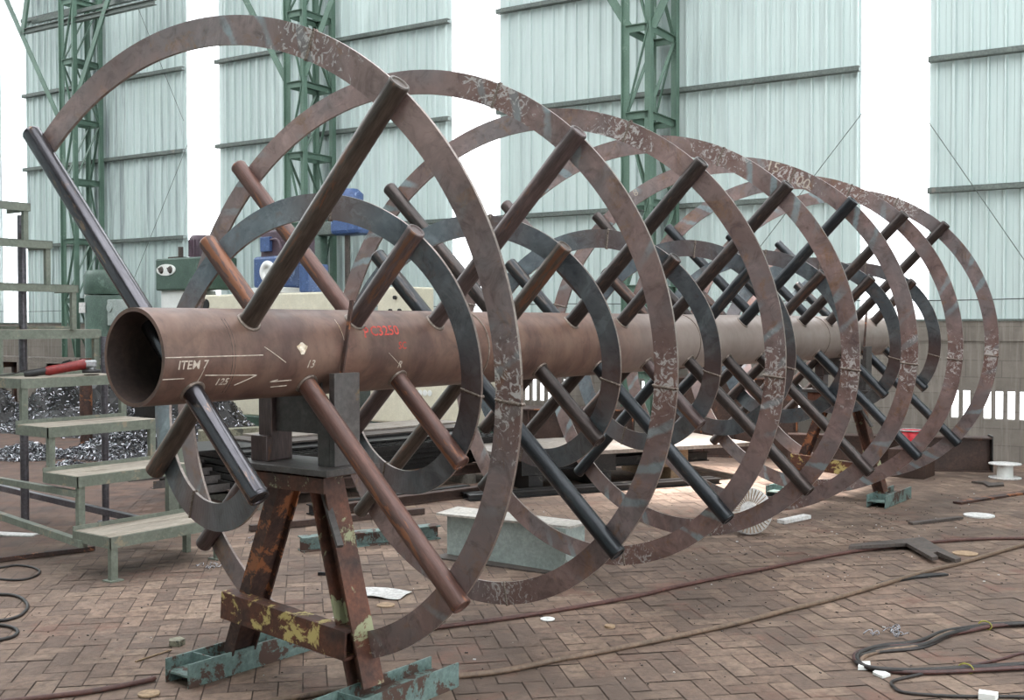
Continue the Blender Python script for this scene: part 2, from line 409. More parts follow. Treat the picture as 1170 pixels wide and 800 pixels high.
for i, (a, b) in enumerate(STR):
    wall_obj(struct(sheet(a, b, 1.74, ZT).build('window_%d' % (i+1), 'fibre')))
# girts, left out at the daylight strips to imitate glare hiding them
for z in (3.40, 5.05, 6.62, 8.22):
    mb = MB()
    for i in range(0, len(edges), 2):
        a, b = edges[i], edges[i+1]
        mb.span((a, -.07, z-.035), (b, .02, z-.025)); mb.span((a, -.07, z-.035), (b, -.062, z+.035)); mb.span((a, -.07, z+.028), (b, .02, z+.035))
    wall_obj(struct(mb.build('trim_1', 'girt_grey')))
mb = MB(); mb.span((S0, -.03, 1.75), (S1, .03, 1.775)); wall_obj(struct(mb.build('trim_2', 'girt_grey')))
mb = MB(); mb.tube([(s, -.05+.01*sin(s*3), 2.02+.01*sin(s*1.7)) for s in [S0+.5*i for i in range(68)]], .006, 5)
wall_obj(struct(mb.build('trim_3', 'cable_black')))
# thin sag and brace rods
def rod(name, pts, label, r=.006, mat='girt_grey'):
    mb = MB(); mb.tube(pts, r, 5); o = mb.build(name, mat); wall_obj(o); return tag(o, label, 'brace rod')
rod('brace_rod', [(-1.1, -.1, 4.3), (.35, -.1, 2.0)], 'thin wall brace rod falling to the right of the widest light strip')
rod('brace_rod', [(-1.9, -.1, 4.45), (-3.4, -.1, 2.6)], 'thin wall brace rod falling to the left of the widest light strip')
rod('brace_rod', [(-2.15, -.1, 6.9), (-1.95, -.1, 6.3)], 'short brace rod at the top edge beside the widest light strip')
rod('brace_rod', [(-15.9, -.1, 8.0), (-14.6, -.1, 5.6)], 'thin pale brace rod running down from the green truss to the second light strip')
rod('brace_rod', [(-14.4, -.1, 5.3), (-16.2, -.1, 2.4)], 'thin pale brace rod slanting down-left towards the green cabinet machines')

# roof: unseen dark sheeting added for darker reflections, open bays admit daylight
mb = MB()
def rb(x0, x1, y0, y1): mb.span((x0, y0, ZT), (x1, y1, ZT+.05))
ROOF = True
if ROOF:
    ys = [-9, -7.4, -4.4, -2.6, .4, 2.4, 5.4, 8, 11, 14, 17, 20, 26]
    rb(-8, -5.4, -9, 26); rb(11.5, 16, -9, 26)
    for i in range(0, len(ys)-1, 2): rb(-5.4, 11.5, ys[i], ys[i+1])
    struct(mb.build('unseen_ceiling', 'girt_grey'))

mb = MB(); mb.span((-8, -9, 0), (-7.8, 26, ZT)); struct(mb.build('unseen_wall_front', 'sheet'))  # unseen walls here and below, added to darken the fill light
mb = MB(); mb.span((-8, 25.8, 0), (16.5, 26, ZT)); struct(mb.build('unseen_wall_left', 'sheet'))
mb = MB(); mb.span((-8, -9, 0), (-3, -8.8, ZT)); mb.span((5.5, -9, 0), (16.5, -8.8, ZT)); mb.span((-3, -9, 5.5), (5.5, -8.8, ZT)); struct(mb.build('unseen_wall_right', 'sheet'))

# lattice columns standing against the wall
def lattice_column(sR, d, label, arms):
    t = thing('lattice_column', label, 'column', kind='thing', group='green lattice columns of the far wall')
    t.location = W0; t.rotation_euler.z = WRZ
    w = .33; fo = -.12-d
    pts = {'fl': (sR-w, fo), 'fr': (sR, fo), 'bl': (sR-w, -.12), 'br': (sR, -.12)}
    for k, (s, o) in pts.items():
        c = MB(); q = .05
        c.span((s-q, o-.006, 0), (s+q, o+.006, ZT-.02)); c.span((s-.006 + (q if 'r' in k else -q), o-q, 0), (s+.006+(q if 'r' in k else -q), o+q, ZT-.02))
        c.build('chord', 'truss_green', t)
    z = 1.02; flip = False
    while z < ZT-.3:
        c = MB()
        for a, b in (('fl', 'fr'), ('fr', 'br'), ('br', 'bl'), ('bl', 'fl')):
            c.bar((*pts[a], z), (*pts[b], z), .012, .09)
            c.bar((*pts[a], z+.05), (*pts[b], z+.05), .08, .01)
        c.build('tie_frame', 'truss_green', t)
        if z+1.18 < ZT:
            c = MB()
            for a, b in (('fl', 'fr'), ('fr', 'br'), ('bl', 'br'), ('fl', 'bl')):
                p, q_ = (a, b) if flip else (b, a)
                c.bar((*pts[p], z), (*pts[q_], z+1.18), .05, .012)
            c.build('diagonal_lacing', 'truss_green', t); flip = not flip
        z += 1.18
    mb = MB(); mb.box((sR-w/2, -.12-d/2, .015), (w+.3, d+.24, .03)); mb.build('base_plate', 'truss_green', t)
    for (x0, zz0, x1, zz1) in arms:
        c = MB(); c.angle((x0, fo, zz0), (x1, fo, zz1), .11, .014, (0, 1, 0)); c.build('knee_brace', 'truss_green', t)
    return t
lattice_column(-4.52, .88, 'green lattice column behind the middle rings with two knee braces at the picture top',
               [(-4.86, 5.75, -6.2, 7.9), (-4.5, 5.75, -3.4, 7.9)])
lattice_column(-10.9, .72, 'green lattice column seen through the first large ring',
               [(-11.28, 5.75, -13.3, 9.0), (-10.9, 5.9, -9.3, 9.0)])
lattice_column(-17.02, .6, 'green lattice column beside the leftmost light strip, above the access steps',
               [(-17.4, 5.6, -19.7, 9.2), (-17.0, 6.2, -15.3, 9.3), (-18.7, 7.65, -18.3, 9.4)])
m = MB(); m.ibeam((-18.6, -.68, 7.72), (-14.7, -.68, 7.72), .1, .1, .012); m.bar((-18.6, -.5, 7.95), (-14.7, -.5, 7.95), .07, .07)
tag(wall_obj(m.build('eaves_tie', 'girt_grey')), 'pair of grey-green tie bars crossing the leftmost lattice column near the top', 'tie beam')

# ------------------------------------------------------------ the agitator
AG = thing('helical_agitator', 'long rusty steel agitator, double spiral ribbons round a pipe shaft on two trestles', 'agitator', (0, 0, ZA))
TH0, PU, X0 = .771004, 1.2322515, .166432
RO, RI, RT = 1.4516, .7665, .0435
JIT = [(0.0053, 0.0126), (-0.0061, -0.0025), (0.0095, 0.0008), (0.0139, -0.0097), (-0.0045, -0.0012), (-0.0215, 0.0127), (-0.0246, -0.0106), (-0.0229, -0.0014), (-0.012, -0.0016), (0.0172, 0.0036), (0.0061, 0.0012), (-0.008, 0.0026), (0.0017, -0.0012), (-0.0141, 0.0113), (-0.0146, -0.0116), (-0.0295, -0.0198), (-0.0031, 0.0114), (-0.0177, 0.003), (0.0011, -0.0017), (0.0142, 0.0137), (0.0063, 0.0007), (-0.0462, 0.0091), (-0.0027, -0.0006), (-0.0268, 0.0094), (0.0335, 0.0068), (-0.038, 0.0001), (-0.0106, -0.0067), (-0.0288, 0.0013), (0.0317, 0.002)]
NT_ = 29
XT = [X0+n*PU/4+JIT[n][0] for n in range(NT_)]; TT = [TH0+n*pi/2+JIT[n][1] for n in range(NT_)]
# shaft (hollow)
Rx = Matrix.Rotation(rad(90), 3, 'Y')
mb = MB(); L = 9.75
mb.lathe([(R_, -.003), (R_, L)], (0, 0, 0), Rx, 72)
mb.f = mb.f[:-2]; mb.mi = mb.mi[:-2]; mb.sm = mb.sm[:-2]
mb.lathe([(.1835, -.003), (R_, -.003)], (0, 0, 0), Rx, 72, False); mb.f = mb.f[:-2]; mb.mi = mb.mi[:-2]; mb.sm = mb.sm[:-2]
mb.lathe([(.1835, L), (R_, L)], (0, 0, 0), Rx, 72, False); mb.f = mb.f[:-2]; mb.mi = mb.mi[:-2]; mb.sm = mb.sm[:-2]
mb.cur = 1; mb.lathe([(.1835, -.003), (.1835, L)], (0, 0, 0), Rx, 72); mb.f = mb.f[:-2]; mb.mi = mb.mi[:-2]; mb.sm = mb.sm[:-2]
shaft = mb.build('shaft', ['shaft', 'shaft_inside'], AG)
for xs in (2.06, 4.55, 7.1):                          # butt welds between pipe lengths
    mb = MB(); mb.tube([(xs, (R_+.001)*cos(a), (R_+.001)*sin(a)) for a in [2*pi*k/60 for k in range(60)]], .005, 6, closed=True)
    mb.build('weld_seam', 'weld', shaft)
# cross tubes; each passes right through the shaft
def tube_mesh(mat):
    mb = MB()
    mb.lathe([(RT*.70, -RI+.006), (RT*.80, -RI), (RT*.95, -RI), (RT*1.03, -RI+.008), (RT, -RI+.02),
              (RT, RO-.02), (RT*1.03, RO-.008), (RT*.95, RO), (RT*.80, RO), (RT*.70, RO-.006)], n=28)
    for sg in (1, -1):
        pts = []
        for k in range(36):
            a = 2*pi*k/36; r = RT+.003; x, y = r*cos(a), r*sin(a); pts.append((x, y, sg*math.sqrt(R_*R_-y*y)))
        mb.cur = 1; mb.tube(pts, .0085, 6, closed=True)
    # ring-shaped weld lip near both tips
    for z in (RO-.006, -RI+.006):
        mb.tube([(RT*.86*cos(2*pi*k/20), RT*.86*sin(2*pi*k/20), z) for k in range(20)], .005, 5, closed=True)
    o = mb.build('cross_tube', [mat, 'weld']); return o
protos = {}
kinds = ['bright', 'olive_tube', 'rust_tube', 'brown_tube', 'rust_tube', 'brown_tube', 'black_steel', 'olive_tube', 'dark_steel', 'dark_steel',
         'black_steel', 'dark_steel', 'brown_tube', 'dark_steel', 'dark_steel', 'black_steel', 'dark_steel', 'black_steel', 'dark_steel']
lab = {'bright': 'polished bare steel cross tube', 'rust_tube': 'red-rusted cross tube', 'olive_tube': 'mill-scaled olive brown cross tube', 'black_steel': 'blue-black cross tube'}
for n in range(NT_):
    k = kinds[n] if n < len(kinds) else ('dark_steel' if n % 2 else 'black_steel')
    if k not in protos: o = protos[k] = tube_mesh('bright_tube' if k == 'bright' else k)
    else: o = protos[k].copy(); COL.objects.link(o)
    o.parent = AG; o.location = (XT[n], 0, 0); o.rotation_euler = (TT[n]-pi/2, 0, 0)
    if k in lab: o['label'] = lab[k]
# ribbons
def interp(arr, t):
    i = max(0, min(int(t), len(arr)-2)); f = t-i; return arr[i]*(1-f)+arr[i+1]*f
def ribbon(name, sgn, ro, ri, mat, seams, dx, paint):
    step = 1/45; N = int((NT_-1)/step); vs = []; sm_ = []; uv = []; pw = []; PW = dict(zip(seams, paint))
    th = .014; ext = .06                                  # ribbon thickness
    tt = [-.0+i*step for i in range(N+1)]
    rm = (ro+ri)/2
    for i, t in enumerate(tt):
        ph = TH0+t*pi/2 + (pi if sgn < 0 else 0); x = X0+t*PU/4+interp([j[0] for j in JIT], t)*.7+dx
        wob = .004*sin(t*2.7)+.003*sin(t*6.1)
        u = t*pi/2*rm
        deg = (t*90+math.degrees(TH0)+(180 if sgn < 0 else 0)) % 360
        best = min(seams, key=lambda s_: abs((deg-s_+180) % 360-180)); d = ((deg-best+180) % 360-180)*pi/180*rm
        for r, xx in ((ri+wob, x-th/2), (ro+wob, x-th/2), (ro+wob, x+th/2), (ri+wob, x+th/2)):
            vs.append((xx, r*cos(ph), r*sin(ph))); sm_.append(abs(d)); pw.append(PW[best]); uv.append((u, (r-ri)))
    fs = []
    for i in range(N):
        for k in range(4):
            a, b = i*4+k, i*4+(k+1) % 4; fs.append((a, b, b+4, a+4))
    fs += [(0, 1, 2, 3), (N*4+3, N*4+2, N*4+1, N*4)]
    me = bpy.data.meshes.new(name); me.from_pydata(vs, [], fs); me.materials.append(M[mat]); me.materials.append(M['lit_cut_edge'])
    me.polygons.foreach_set('material_index', [1 if (i < 4*N and i % 4 in (1, 3)) else 0 for i in range(len(fs))])
    at = me.attributes.new('seam', 'FLOAT', 'POINT'); at.data.foreach_set('value', sm_)
    at2 = me.attributes.new('paint', 'FLOAT', 'POINT'); at2.data.foreach_set('value', pw)
    ul = me.uv_layers.new(name='UVMap')
    for l in me.loops: ul.data[l.index].uv = uv[l.vertex_index]
    bm = bmesh.new(); bm.from_mesh(me); bmesh.ops.recalc_face_normals(bm, faces=bm.faces); bm.to_mesh(me); bm.free()
    o = bpy.data.objects.new(name, me); COL.objects.link(o); o.parent = AG
    # weld beads where the strip lengths join
    proto = None
    for s in seams:
        base = ((s-math.degrees(TH0)-(180 if sgn < 0 else 0)) % 360)/90
        t = base
        while t < NT_-1:
            ph = TH0+t*pi/2+(pi if sgn < 0 else 0); x = X0+t*PU/4+interp([j[0] for j in JIT], t)*.7+dx
            if proto is None:
                mb = MB(); pts = []; z0 = ri-.003
                K = 26
                for k in range(K+1):
                    f = k/K; pts.append((0, .003*sin(k*2.1), z0+(ro-ri+.006)*f))
                mb.tube([(p[0]-th/2, p[1], p[2]) for p in pts], [.006+.0018*(k % 2) for k in range(K+1)], 7)
                mb.tube([(p[0]+th/2, p[1], p[2]) for p in pts], [.006+.0018*(k % 2) for k in range(K+1)], 7)
                b = proto = mb.build('weld_bead', 'weld', o)
            else: b = proto.copy(); COL.objects.link(b); b.parent = o
            b.location = (x, 0, 0); b.rotation_euler = (ph-pi/2, 0, 0)
            t += 4
    return o
ro_ = ribbon('outer_ribbon', 1, 1.424, 1.302, 'ribbon_out', [114, 187, 260, 12], .04, [.62, .62, .5, .1])
ro_['label'] = 'wide outer spiral strip of brown steel with white-painted weld joints'
ri_ = ribbon('inner_ribbon', -1, .742, .622, 'ribbon_in', [97, 196, 285, 10], .04, [.35, .2, .3, .2])
ri_['label'] = 'smaller inner spiral strip of blue-grey steel'

def ribbon_text(body, t, r, size, parent=None):
    cu = bpy.data.curves.new('txt', 'FONT'); cu.body = body; cu.size = size; cu.resolution_u = 2; cu.align_x = 'CENTER'; cu.align_y = 'CENTER'
    to = bpy.data.objects.new('txt', cu); COL.objects.link(to); dg = bpy.context.evaluated_depsgraph_get()
    me = bpy.data.meshes.new_from_object(to.evaluated_get(dg)); bpy.data.objects.remove(to); bpy.data.curves.remove(cu)
    for v in me.vertices:
        rr = r+v.co.y; q = t+(v.co.x/rr)/(pi/2); ph = TH0+q*pi/2
        v.co = (X0+q*PU/4+interp([j[0] for j in JIT], q)*.7+.04-.007-.0015, rr*cos(ph), rr*sin(ph))
    me.materials.clear(); me.materials.append(M['chalk_white'])
    o = bpy.data.objects.new('painted_number', me); COL.objects.link(o); o.parent = ro_; return o
ribbon_text('15', 16.70, 1.385, .11); ribbon_text('00', 16.82, 1.35, .11); ribbon_text('8', 16.17, 1.385, .085); ribbon_text('2', 16.13, 1.33, .07)
# chalk and torch marks on the shaft, lying on its curved surface
def on_shaft(x, a, d=.0012):
    a = rad(a); return (x, -(R_+d)*cos(a), (R_+d)*sin(a))
def shaft_text(body, x0, a0, size, mat, skew=0, rise=0):
    cu = bpy.data.curves.new('txt', 'FONT'); cu.body = body; cu.size = size; cu.offset = .0006; cu.resolution_u = 2
    to = bpy.data.objects.new('txt', cu); COL.objects.link(to); dg = bpy.context.evaluated_depsgraph_get()
    me = bpy.data.meshes.new_from_object(to.evaluated_get(dg)); bpy.data.objects.remove(to); bpy.data.curves.remove(cu)
    for v in me.vertices:
        x, y = v.co.x, v.co.y
        v.co = on_shaft(x0+x+skew*y, a0+math.degrees((y+rise*x)/R_))
    me.materials.clear(); me.materials.append(M[mat])
    o = bpy.data.objects.new('chalk_lettering', me); COL.objects.link(o); o.parent = shaft; return o
def stroke(pts, mat='chalk_white', w=.0022, name='chalk_line'):
    mb = MB(); P = []
    for (x0, a0), (x1, a1) in zip(pts, pts[1:]):
        for k in range(9): P.append(on_shaft(x0+(x1-x0)*k/8, a0+(a1-a0)*k/8, .0006))
    mb.tube(P, w, 5); o = mb.build(name, mat, shaft); return o
shaft_text('P', 1.115, 20, .08, 'chalk_red', .1)['label'] = 'red chalk letters on the pipe'
shaft_text('C3250', 1.165, 22, .075, 'chalk_red', .15, .03)
shaft_text('SC', 1.34, 3, .05, 'chalk_red', .1)
shaft_text('ITEM 7', .06, -13.5, .05, 'chalk_white', .1)
shaft_text('125', .26, -36, .045, 'chalk_white', .2)
shaft_text('13', .74, -18, .05, 'chalk_white', .3)
shaft_text('R', 1.345, -24, .05, 'chalk_white', .2)
stroke([(.0, .3), (.49, 0)], w=.0025)
stroke([(.0, -25), (.10, -25)]); stroke([(.2, -22), (.47, -25), (.37, -38)])
stroke([(.56, -36), (.6, -33), (.56, -36), (.68, -35)]); stroke([(.58, -45), (.67, -44)])
stroke([(.5, 10), (.62, -10)]); stroke([(1.27, -2), (1.36, -20)], w=.0015)
stroke([(.19, -14), (.17, -30)], w=.0015)
for xx in (.33, .345, .98): stroke([(xx, 50), (xx, -50)], 'burn_mark' if xx == .98 else 'scrap_dark', .0012, 'scribed_line')
mb = MB()
pts = [on_shaft(.715+.028*cos(a)*(1+.3*sin(3*a)), 7+7*sin(a)*(1+.2*cos(4*a)), .0015) for a in [2*pi*k/14 for k in range(14)]]
mb.add(pts, [tuple(range(14))]); mb.build('torch_mark', 'burn_mark', shaft)

# ------------------------------------------------------------ trestles
def trestle(x, label):
    t = thing('pipe_trestle', label, 'trestle', (x, 0, 0))
    # two splayed legs, H-section
    for a, b, mt, dm in (((.03, .50, .10), (.03, .12, 1.04), 'old_rust', (.07, .15, (1, 0, 0))), ((0, -.40, .10), (0, -.14, 1.04), 'rust_paint', (.13, .10, (0, 1, 0)))):
        mb = MB(); mb.ibeam(a, b, dm[0], dm[1], .01, dm[2]); o = mb.build('leg', mt, t)
    t_leg = o; o['label'] = 'rusty leg with pale green paint remains'
    mb = MB(); c0, c1 = (-.1, .47, .36), (-.1, -.37, .30)
    mb.bar(c0, c1, .012, .13); mb.bar((-.065, .47, .42), (-.065, -.37, .36), .075, .012); mb.bar((-.065, .47, .30), (-.065, -.37, .24), .075, .012)
    mb.build('cross_bar', 'yellow_rust', t)['label'] = 'rusted channel cross bar with yellow paint patches'
    mb = MB(); mb.box((0, .0, 1.065), (.34, .66, .03)); mb.build('top_plate', 'grey_plate', t, .003)
    mb = MB(); mb.span((-.14, -.28, .97), (-.128, .28, 1.05)); mb.span((-.14, -.28, 1.038), (.1, .28, 1.05)); mb.build('top_angle', 'rust_paint', t)
    # saddle: two posts and a cradle plate under the pipe
    mb = MB(); mb.span((-.06, .15, 1.08), (.07, .24, 1.40)); mb.span((-.1, .14, 1.08), (-.06, .25, 1.2)); mb.build('saddle_post', 'brown_tube', t, .004)
    mb = MB(); mb.span((-.06, -.27, 1.08), (.10, -.235, 1.50)); mb.span((-.06, -.235, 1.08), (-.045, -.16, 1.38)); mb.build('saddle_post', 'grey_plate', t, .003)
    mb = MB(); P = [(.15, 1.22), (.15, 1.45)]
    for k in range(13):
        a = rad(-32-116*k/12); P.append((-(-R_-.002)*cos(a) if False else (R_+.002)*cos(a), ZA+(R_+.002)*sin(a)))
    P = [(y, z) for y, z in P if -.16 <= y <= .16]; P = [(.15, 1.22)] + sorted([p for p in P if p[1] > 1.3 and p[1] < 1.5], key=lambda p: -p[0]) + [(-.16, 1.22)]
    n = len(P); mb.add([(-.03, y, z) for y, z in P]+[(-.018, y, z) for y, z in P],
                       [tuple(range(n)), tuple(range(n, 2*n))[::-1]]+[(i, (i+1) % n, n+(i+1) % n, n+i) for i in range(n)])
    mb.build('cradle_plate', 'grey_plate', t)
    mb = MB(); mb.bar((.0, -.218, 1.30), (.11, -.212, 1.83), .018, .01); mb.cyl((-.02, -.235, 1.45), (-.02, -.21, 1.45), .014, 6); mb.build('clamp_bar', 'old_rust', t)
    mb = MB(); mb.bar((-.03, -.17, .95), (-.1, -.34, .74), .03, .02); mb.build('brace', 'grey_plate', t)
    # H-beam feet laid along the floor
    for y in (.555, -.45):
        mb = MB(); x0, x1 = -.30, .48
        mb.span((x0, y-.09, 0), (x1, y-.08, .115)); mb.span((x0, y+.08, 0), (x1, y+.09, .115)); mb.span((x0, y-.08, .05), (x1, y+.08, .06))
        mb.span((x0+.15, y-.08, .06), (x0+.158, y+.08, .112))
        mb.build('foot_beam', 'turquoise', t)['label'] = 'turquoise-painted H-beam foot'
    return t
trestle(.90, 'rusty A-frame trestle with turquoise feet carrying the open near end of the pipe')
trestle(7.93, 'rusty A-frame trestle with turquoise feet under the far end of the pipe')

# ------------------------------------------------------------ access steps
ST = thing('access_steps', 'pale green steel access steps with board treads beside the open pipe mouth', 'steps', (0, 0, 0))
Z = [.30, .655, .965, 1.305, 1.68]
def corner(k): return 1.65+.09*k, 2.68+.52*k
post = []
for k in range(5):
    xl, y = corner(k); xr = xl+.95; z = Z[k]; dpt = .44
    mb = MB()
    mb.span((xl, y, z-.075), (xr, y+.008, z)); mb.span((xl, y+dpt-.008, z-.03), (xr, y+dpt, z+.03))
    mb.span((xl, y, z-.075), (xl+.008, y+dpt, z)); mb.span((xr-.008, y, z-.075), (xr, y+dpt, z))
    fr = mb.build('tread_frame', 'step_green', ST)
    mb = MB(); mb.box(((xl+xr)/2, y+dpt/2, z-.012), (.93, dpt-.025, .03)); mb.build('tread_board', 'step_board', fr, .003)
    zb = Z[k-1]-.07 if k else 0
    for xx in (xl+.04, xr-.04):
        mb = MB(); mb.span((xx-.025, y+.01, zb), (xx+.025, y+.05, z-.01))
        if k == 0: mb.span((xx-.05, y-.02, 0), (xx+.05, y+.08, .01))
        mb.build('leg' if k == 0 else 'riser_post', 'step_green', ST)
# upper rungs rise on the tall posts
U_ = [(2.06, 2.72, 1.1), (2.42, 2.50, .9), (2.72, 2.32, .7)]
for i, (z, xr, ln) in enumerate(U_):
    y = 4.72+.02*i; xl = 1.2
    mb = MB(); mb.span((xl, y, z-.065), (xr, y+.008, z)); mb.span((xl, y, z-.008), (xr, y+.36, z)); mb.span((xr-.008, y, z-.065), (xr, y+.36, z))
    mb.build('upper_tread', 'step_green', ST)
    zb = U_[i-1][0] if i else Z[4]
    mb = MB(); mb.span((xr-.055, y+.01, zb), (xr-.015, y+.05, z-.06)); mb.build('riser_post', 'step_green', ST)
for (x, y, z, r) in ((2.49, 5.20, 2.66, .035), (2.97, 4.74, 1.62, .03), (1.72, 4.9, 1.25, .03)):
    mb = MB(); mb.cyl((x, y, 0), (x, y, z), r, 16); mb.lathe([(.07, 0), (.07, .01)], (x, y, 0)); mb.build('support_post', 'pole_grey', ST)
mb = MB(); mb.bar((1.66, 3.0, .22), (2.0, 5.3, .24), .05, .05); mb.build('side_rail', 'step_green', ST)
mb = MB(); mb.bar((2.56, 3.1, .17), (2.72, 6.6, .24), .05, .05); mb.build('side_rail', 'pole_grey', ST)
mb = MB(); mb.bar((1.76, 3.24, .53), (1.95, 5.4, .5), .045, .045); mb.build('side_rail', 'step_green', ST)
mb = MB(); mb.bar((2.58, 3.10, .0), (2.58, 3.10, .27), .05, .04); mb.build('leg', 'step_green', ST)

# angle grinder lying on the fourth tread
gx, gy, gz = 2.36, 4.42, 1.308
GR = thing('angle_grinder', 'red and black angle grinder lying on the access steps', 'power tool', (gx, gy, gz), rad(-22)); GR.scale = (1.1, 1.1, 1.1)
mb = MB(); q = Matrix.Rotation(rad(82), 3, 'Y')
def alongx(mb, prof, z): return mb.lathe(prof, (0, 0, z), Matrix.Rotation(rad(78), 3, 'Y'), 18)
mb = MB(); mb.lathe([(.028, -.16), (.036, -.13), (.033, -.02), (.038, .06), (.04, .12), (.03, .14)], (.05, 0, .062), Matrix.Rotation(rad(80), 3, 'Y'), 18); mb.build('motor_body', 'red_plastic', GR)
mb = MB(); mb.lathe([(.018, -.30), (.03, -.28), (.026, -.2), (.03, -.15)], (.05, 0, .066), Matrix.Rotation(rad(80), 3, 'Y'), 14); mb.build('rear_handle', 'black_plastic', GR)
mb = MB(); mb.box((.21, 0, .085), (.09, .07, .055)); mb.cyl((.22, 0, .03), (.22, 0, .075), .03, 14); mb.build('gear_head', 'cast_metal', GR, .012)
mb = MB(); mb.lathe([(.065, .018), (.068, .02), (.068, .04), (.03, .045)], (.22, 0, 0), None, 24); mb.build('wheel_guard', 'black_plastic', GR)
mb = MB(); mb.lathe([(.005, .012), (.055, .012), (.055, .016), (.005, .016)], (.22, 0, -.009), None, 24); mb.build('grinding_disc', 'scrap_dark', GR)
mb = MB(); mb.tube(smooth_path([(-.24, 0, .05), (-.32, .03, .02), (-.45, .02, .012), (-.6, .05, .012)]), .005, 6); mb.build('power_cord', 'black_plastic', GR)

# ------------------------------------------------------------ machines against the far wall
def mach(name, label, cat, x=10.5, y=0, z=0, group=None): return thing(name, label, cat, (x, y, z), 0, group)
# planer with long cream table
t = mach('planing_machine', 'long cream planing machine table behind the near end of the pipe', 'machine', 9.2, 10.43, 0); t.scale = (.9, .9, .965)
mb = MB(); mb.span((0, -2.4, 1.75), (.9, 1.72, 2.3)); mb.build('table', 'cream', t, .03)
mb = MB(); mb.span((.1, -2.2, .25), (.8, 1.6, 1.75)); mb.build('bed', 'cream', t, .02)
mb = MB(); mb.span((.05, -2.3, 0), (.85, 1.68, .25)); mb.build('base', 'machine_green', t, .02)
mb = MB(); mb.cyl((-.02, .98, 2.13), (.02, .98, 2.13), .1, 20); mb.build('bore_shade_disc', 'dirty_shade_black', t)['label'] = 'dark disc drawn as a round bore in the cream casting'  # solid dark disc imitates the shade inside a bore
# green headed milling machine
t = mach('milling_machine', 'machine with green gearbox head, white column and brown motor, left of the blue gearbox', 'machine', 9.56, 12.14, 0); t.scale = (.9, .9, .96)
mb = MB(); mb.span((-.3, -.85, 2.42), (.4, .75, 3.0)); mb.build('gearbox_head', 'machine_green', t, .03)
mb = MB(); mb.span((-.2, -.1, 0), (.5, .72, 2.42)); mb.build('column', 'white_paint', t, .02)
mb = MB(); P = [(.40+.30*cos(2*pi*k/28)*(1 if abs(cos(2*pi*k/28)) < .7 else .98), 2.79+.105*sin(2*pi*k/28)) for k in range(28)]
mb.add([(-.302, y, z) for y, z in P]+[(-.315, y, z) for y, z in P], [tuple(range(28)), tuple(range(28, 56))[::-1]]+[(i, (i+1) % 28, 28+(i+1) % 28, 28+i) for i in range(28)])
o = mb.build('dial_plate', 'white_paint', t)
for yy in (.54, .26):
    mb = MB(); mb.lathe([(.07, 0), (.05, .03)], (-.315, yy, 2.79), Matrix.Rotation(rad(-90), 3, 'Y'), 16); mb.bar((-.35, yy-.05, 2.76), (-.35, yy+.05, 2.82), .02, .02); mb.build('dial_knob', 'scrap_dark', o)
mb = MB(); mb.lathe([(.24, 0), (.24, .34), (.2, .4)], (.05, -.25, 3.0), None, 20)
for k in range(20): a = 2*pi*k/20; mb.box((.05+.245*cos(a), -.25+.245*sin(a), 3.17), (.03, .012, .3), a)
mb.build('motor', 'motor_brown', t)
mb = MB(); mb.span((-.1, -.75, 3.0), (.3, -.55, 3.2)); mb.build('junction_box', 'motor_brown', t, .01)
mb = MB(); mb.cyl((0, .35, 3.0), (0, .35, 3.22), .05, 12); mb.span((-.1, .3, 3.0), (.1, .62, 3.04)); mb.build('lever', 'scrap_dark', t)
mb = MB(); mb.lathe([(.1, 0), (.1, .1), (.05, .12)], (-.2, .35, 1.98), Matrix.Rotation(rad(-90), 3, 'Y'), 14); mb.build('spindle', 'black_plastic', t)
# tall green cylinder machine
t = mach('green_press', 'tall cylindrical green machine housing with capped top behind the steps', 'machine', 9.7, 14.9, 0); t.scale = (.94, .94, .975)
mb = MB(); mb.lathe([(.42, 0), (.42, 2.3), (.40, 2.34)], (0, 0, 0), None, 32); mb.build('drum', 'machine_green', t)
mb = MB(); mb.lathe([(.43, 2.36), (.44, 2.4), (.44, 2.72), (.38, 2.82), (.2, 2.84)], (0, 0, 0), None, 32); mb.build('cap', 'machine_green', t)
mb = MB(); mb.cyl((-.1, .52, 0), (-.1, .52, 2.75), .06, 14); mb.build('pipe', 'white_paint', t)
mb = MB(); mb.box((-.43, .2, 2.1), (.02, .2, .2)); mb.build('plate', 'paper', t)
mb = MB(); mb.box((-.1, -.6, 2.0), (.4, .3, .5)); mb.cyl((-.32, -.55, 2.1), (-.28, -.55, 2.1), .09, 16); mb.build('control_box', 'grey_paint', t, .02)
# blue gearbox on the planer table
t = mach('gearbox', 'blue gearbox with white ring cover under a purple-brown motor', 'gearbox', 9.2, 9.8, 2.222); t.scale = (.9, .9, .9)
mb = MB(); mb.span((.05, -.3, .10), (.65, .42, .66)); mb.build('housing', 'machine_blue', t, .05)
mb = MB(); mb.span((.0, -.38, 0), (.7, .45, .1)); mb.build('base', 'white_paint', t, .01)
mb = MB(); mb.lathe([(.08, .0), (.19, .0), (.2, .03), (.17, .06), (.1, .06), (.08, .02)], (.05, 0, .38), Matrix.Rotation(rad(-90), 3, 'Y'), 28); mb.build('ring_cover', 'white_paint', t)
mb = MB(); mb.span((.1, -.62, .62), (.6, .28, 1.12)); mb.build('motor', 'motor_brown', t, .04)
mb = MB(); mb.span((.03, -.05, .74), (.1, .2, 1.0)); mb.build('terminal_box', 'machine_blue', t, .01)
mb = MB(); mb.tube(smooth_path([(.06, -.05, .95), (0, -.3, .93), (-.02, -.42, .75), (.04, -.42, .5)]), .02, 8); mb.build('conduit', 'motor_brown', t)
mb = MB(); mb.span((.1, -.95, .0), (.6, -.72, .5)); mb.build('side_motor', 'machine_blue', t, .03)
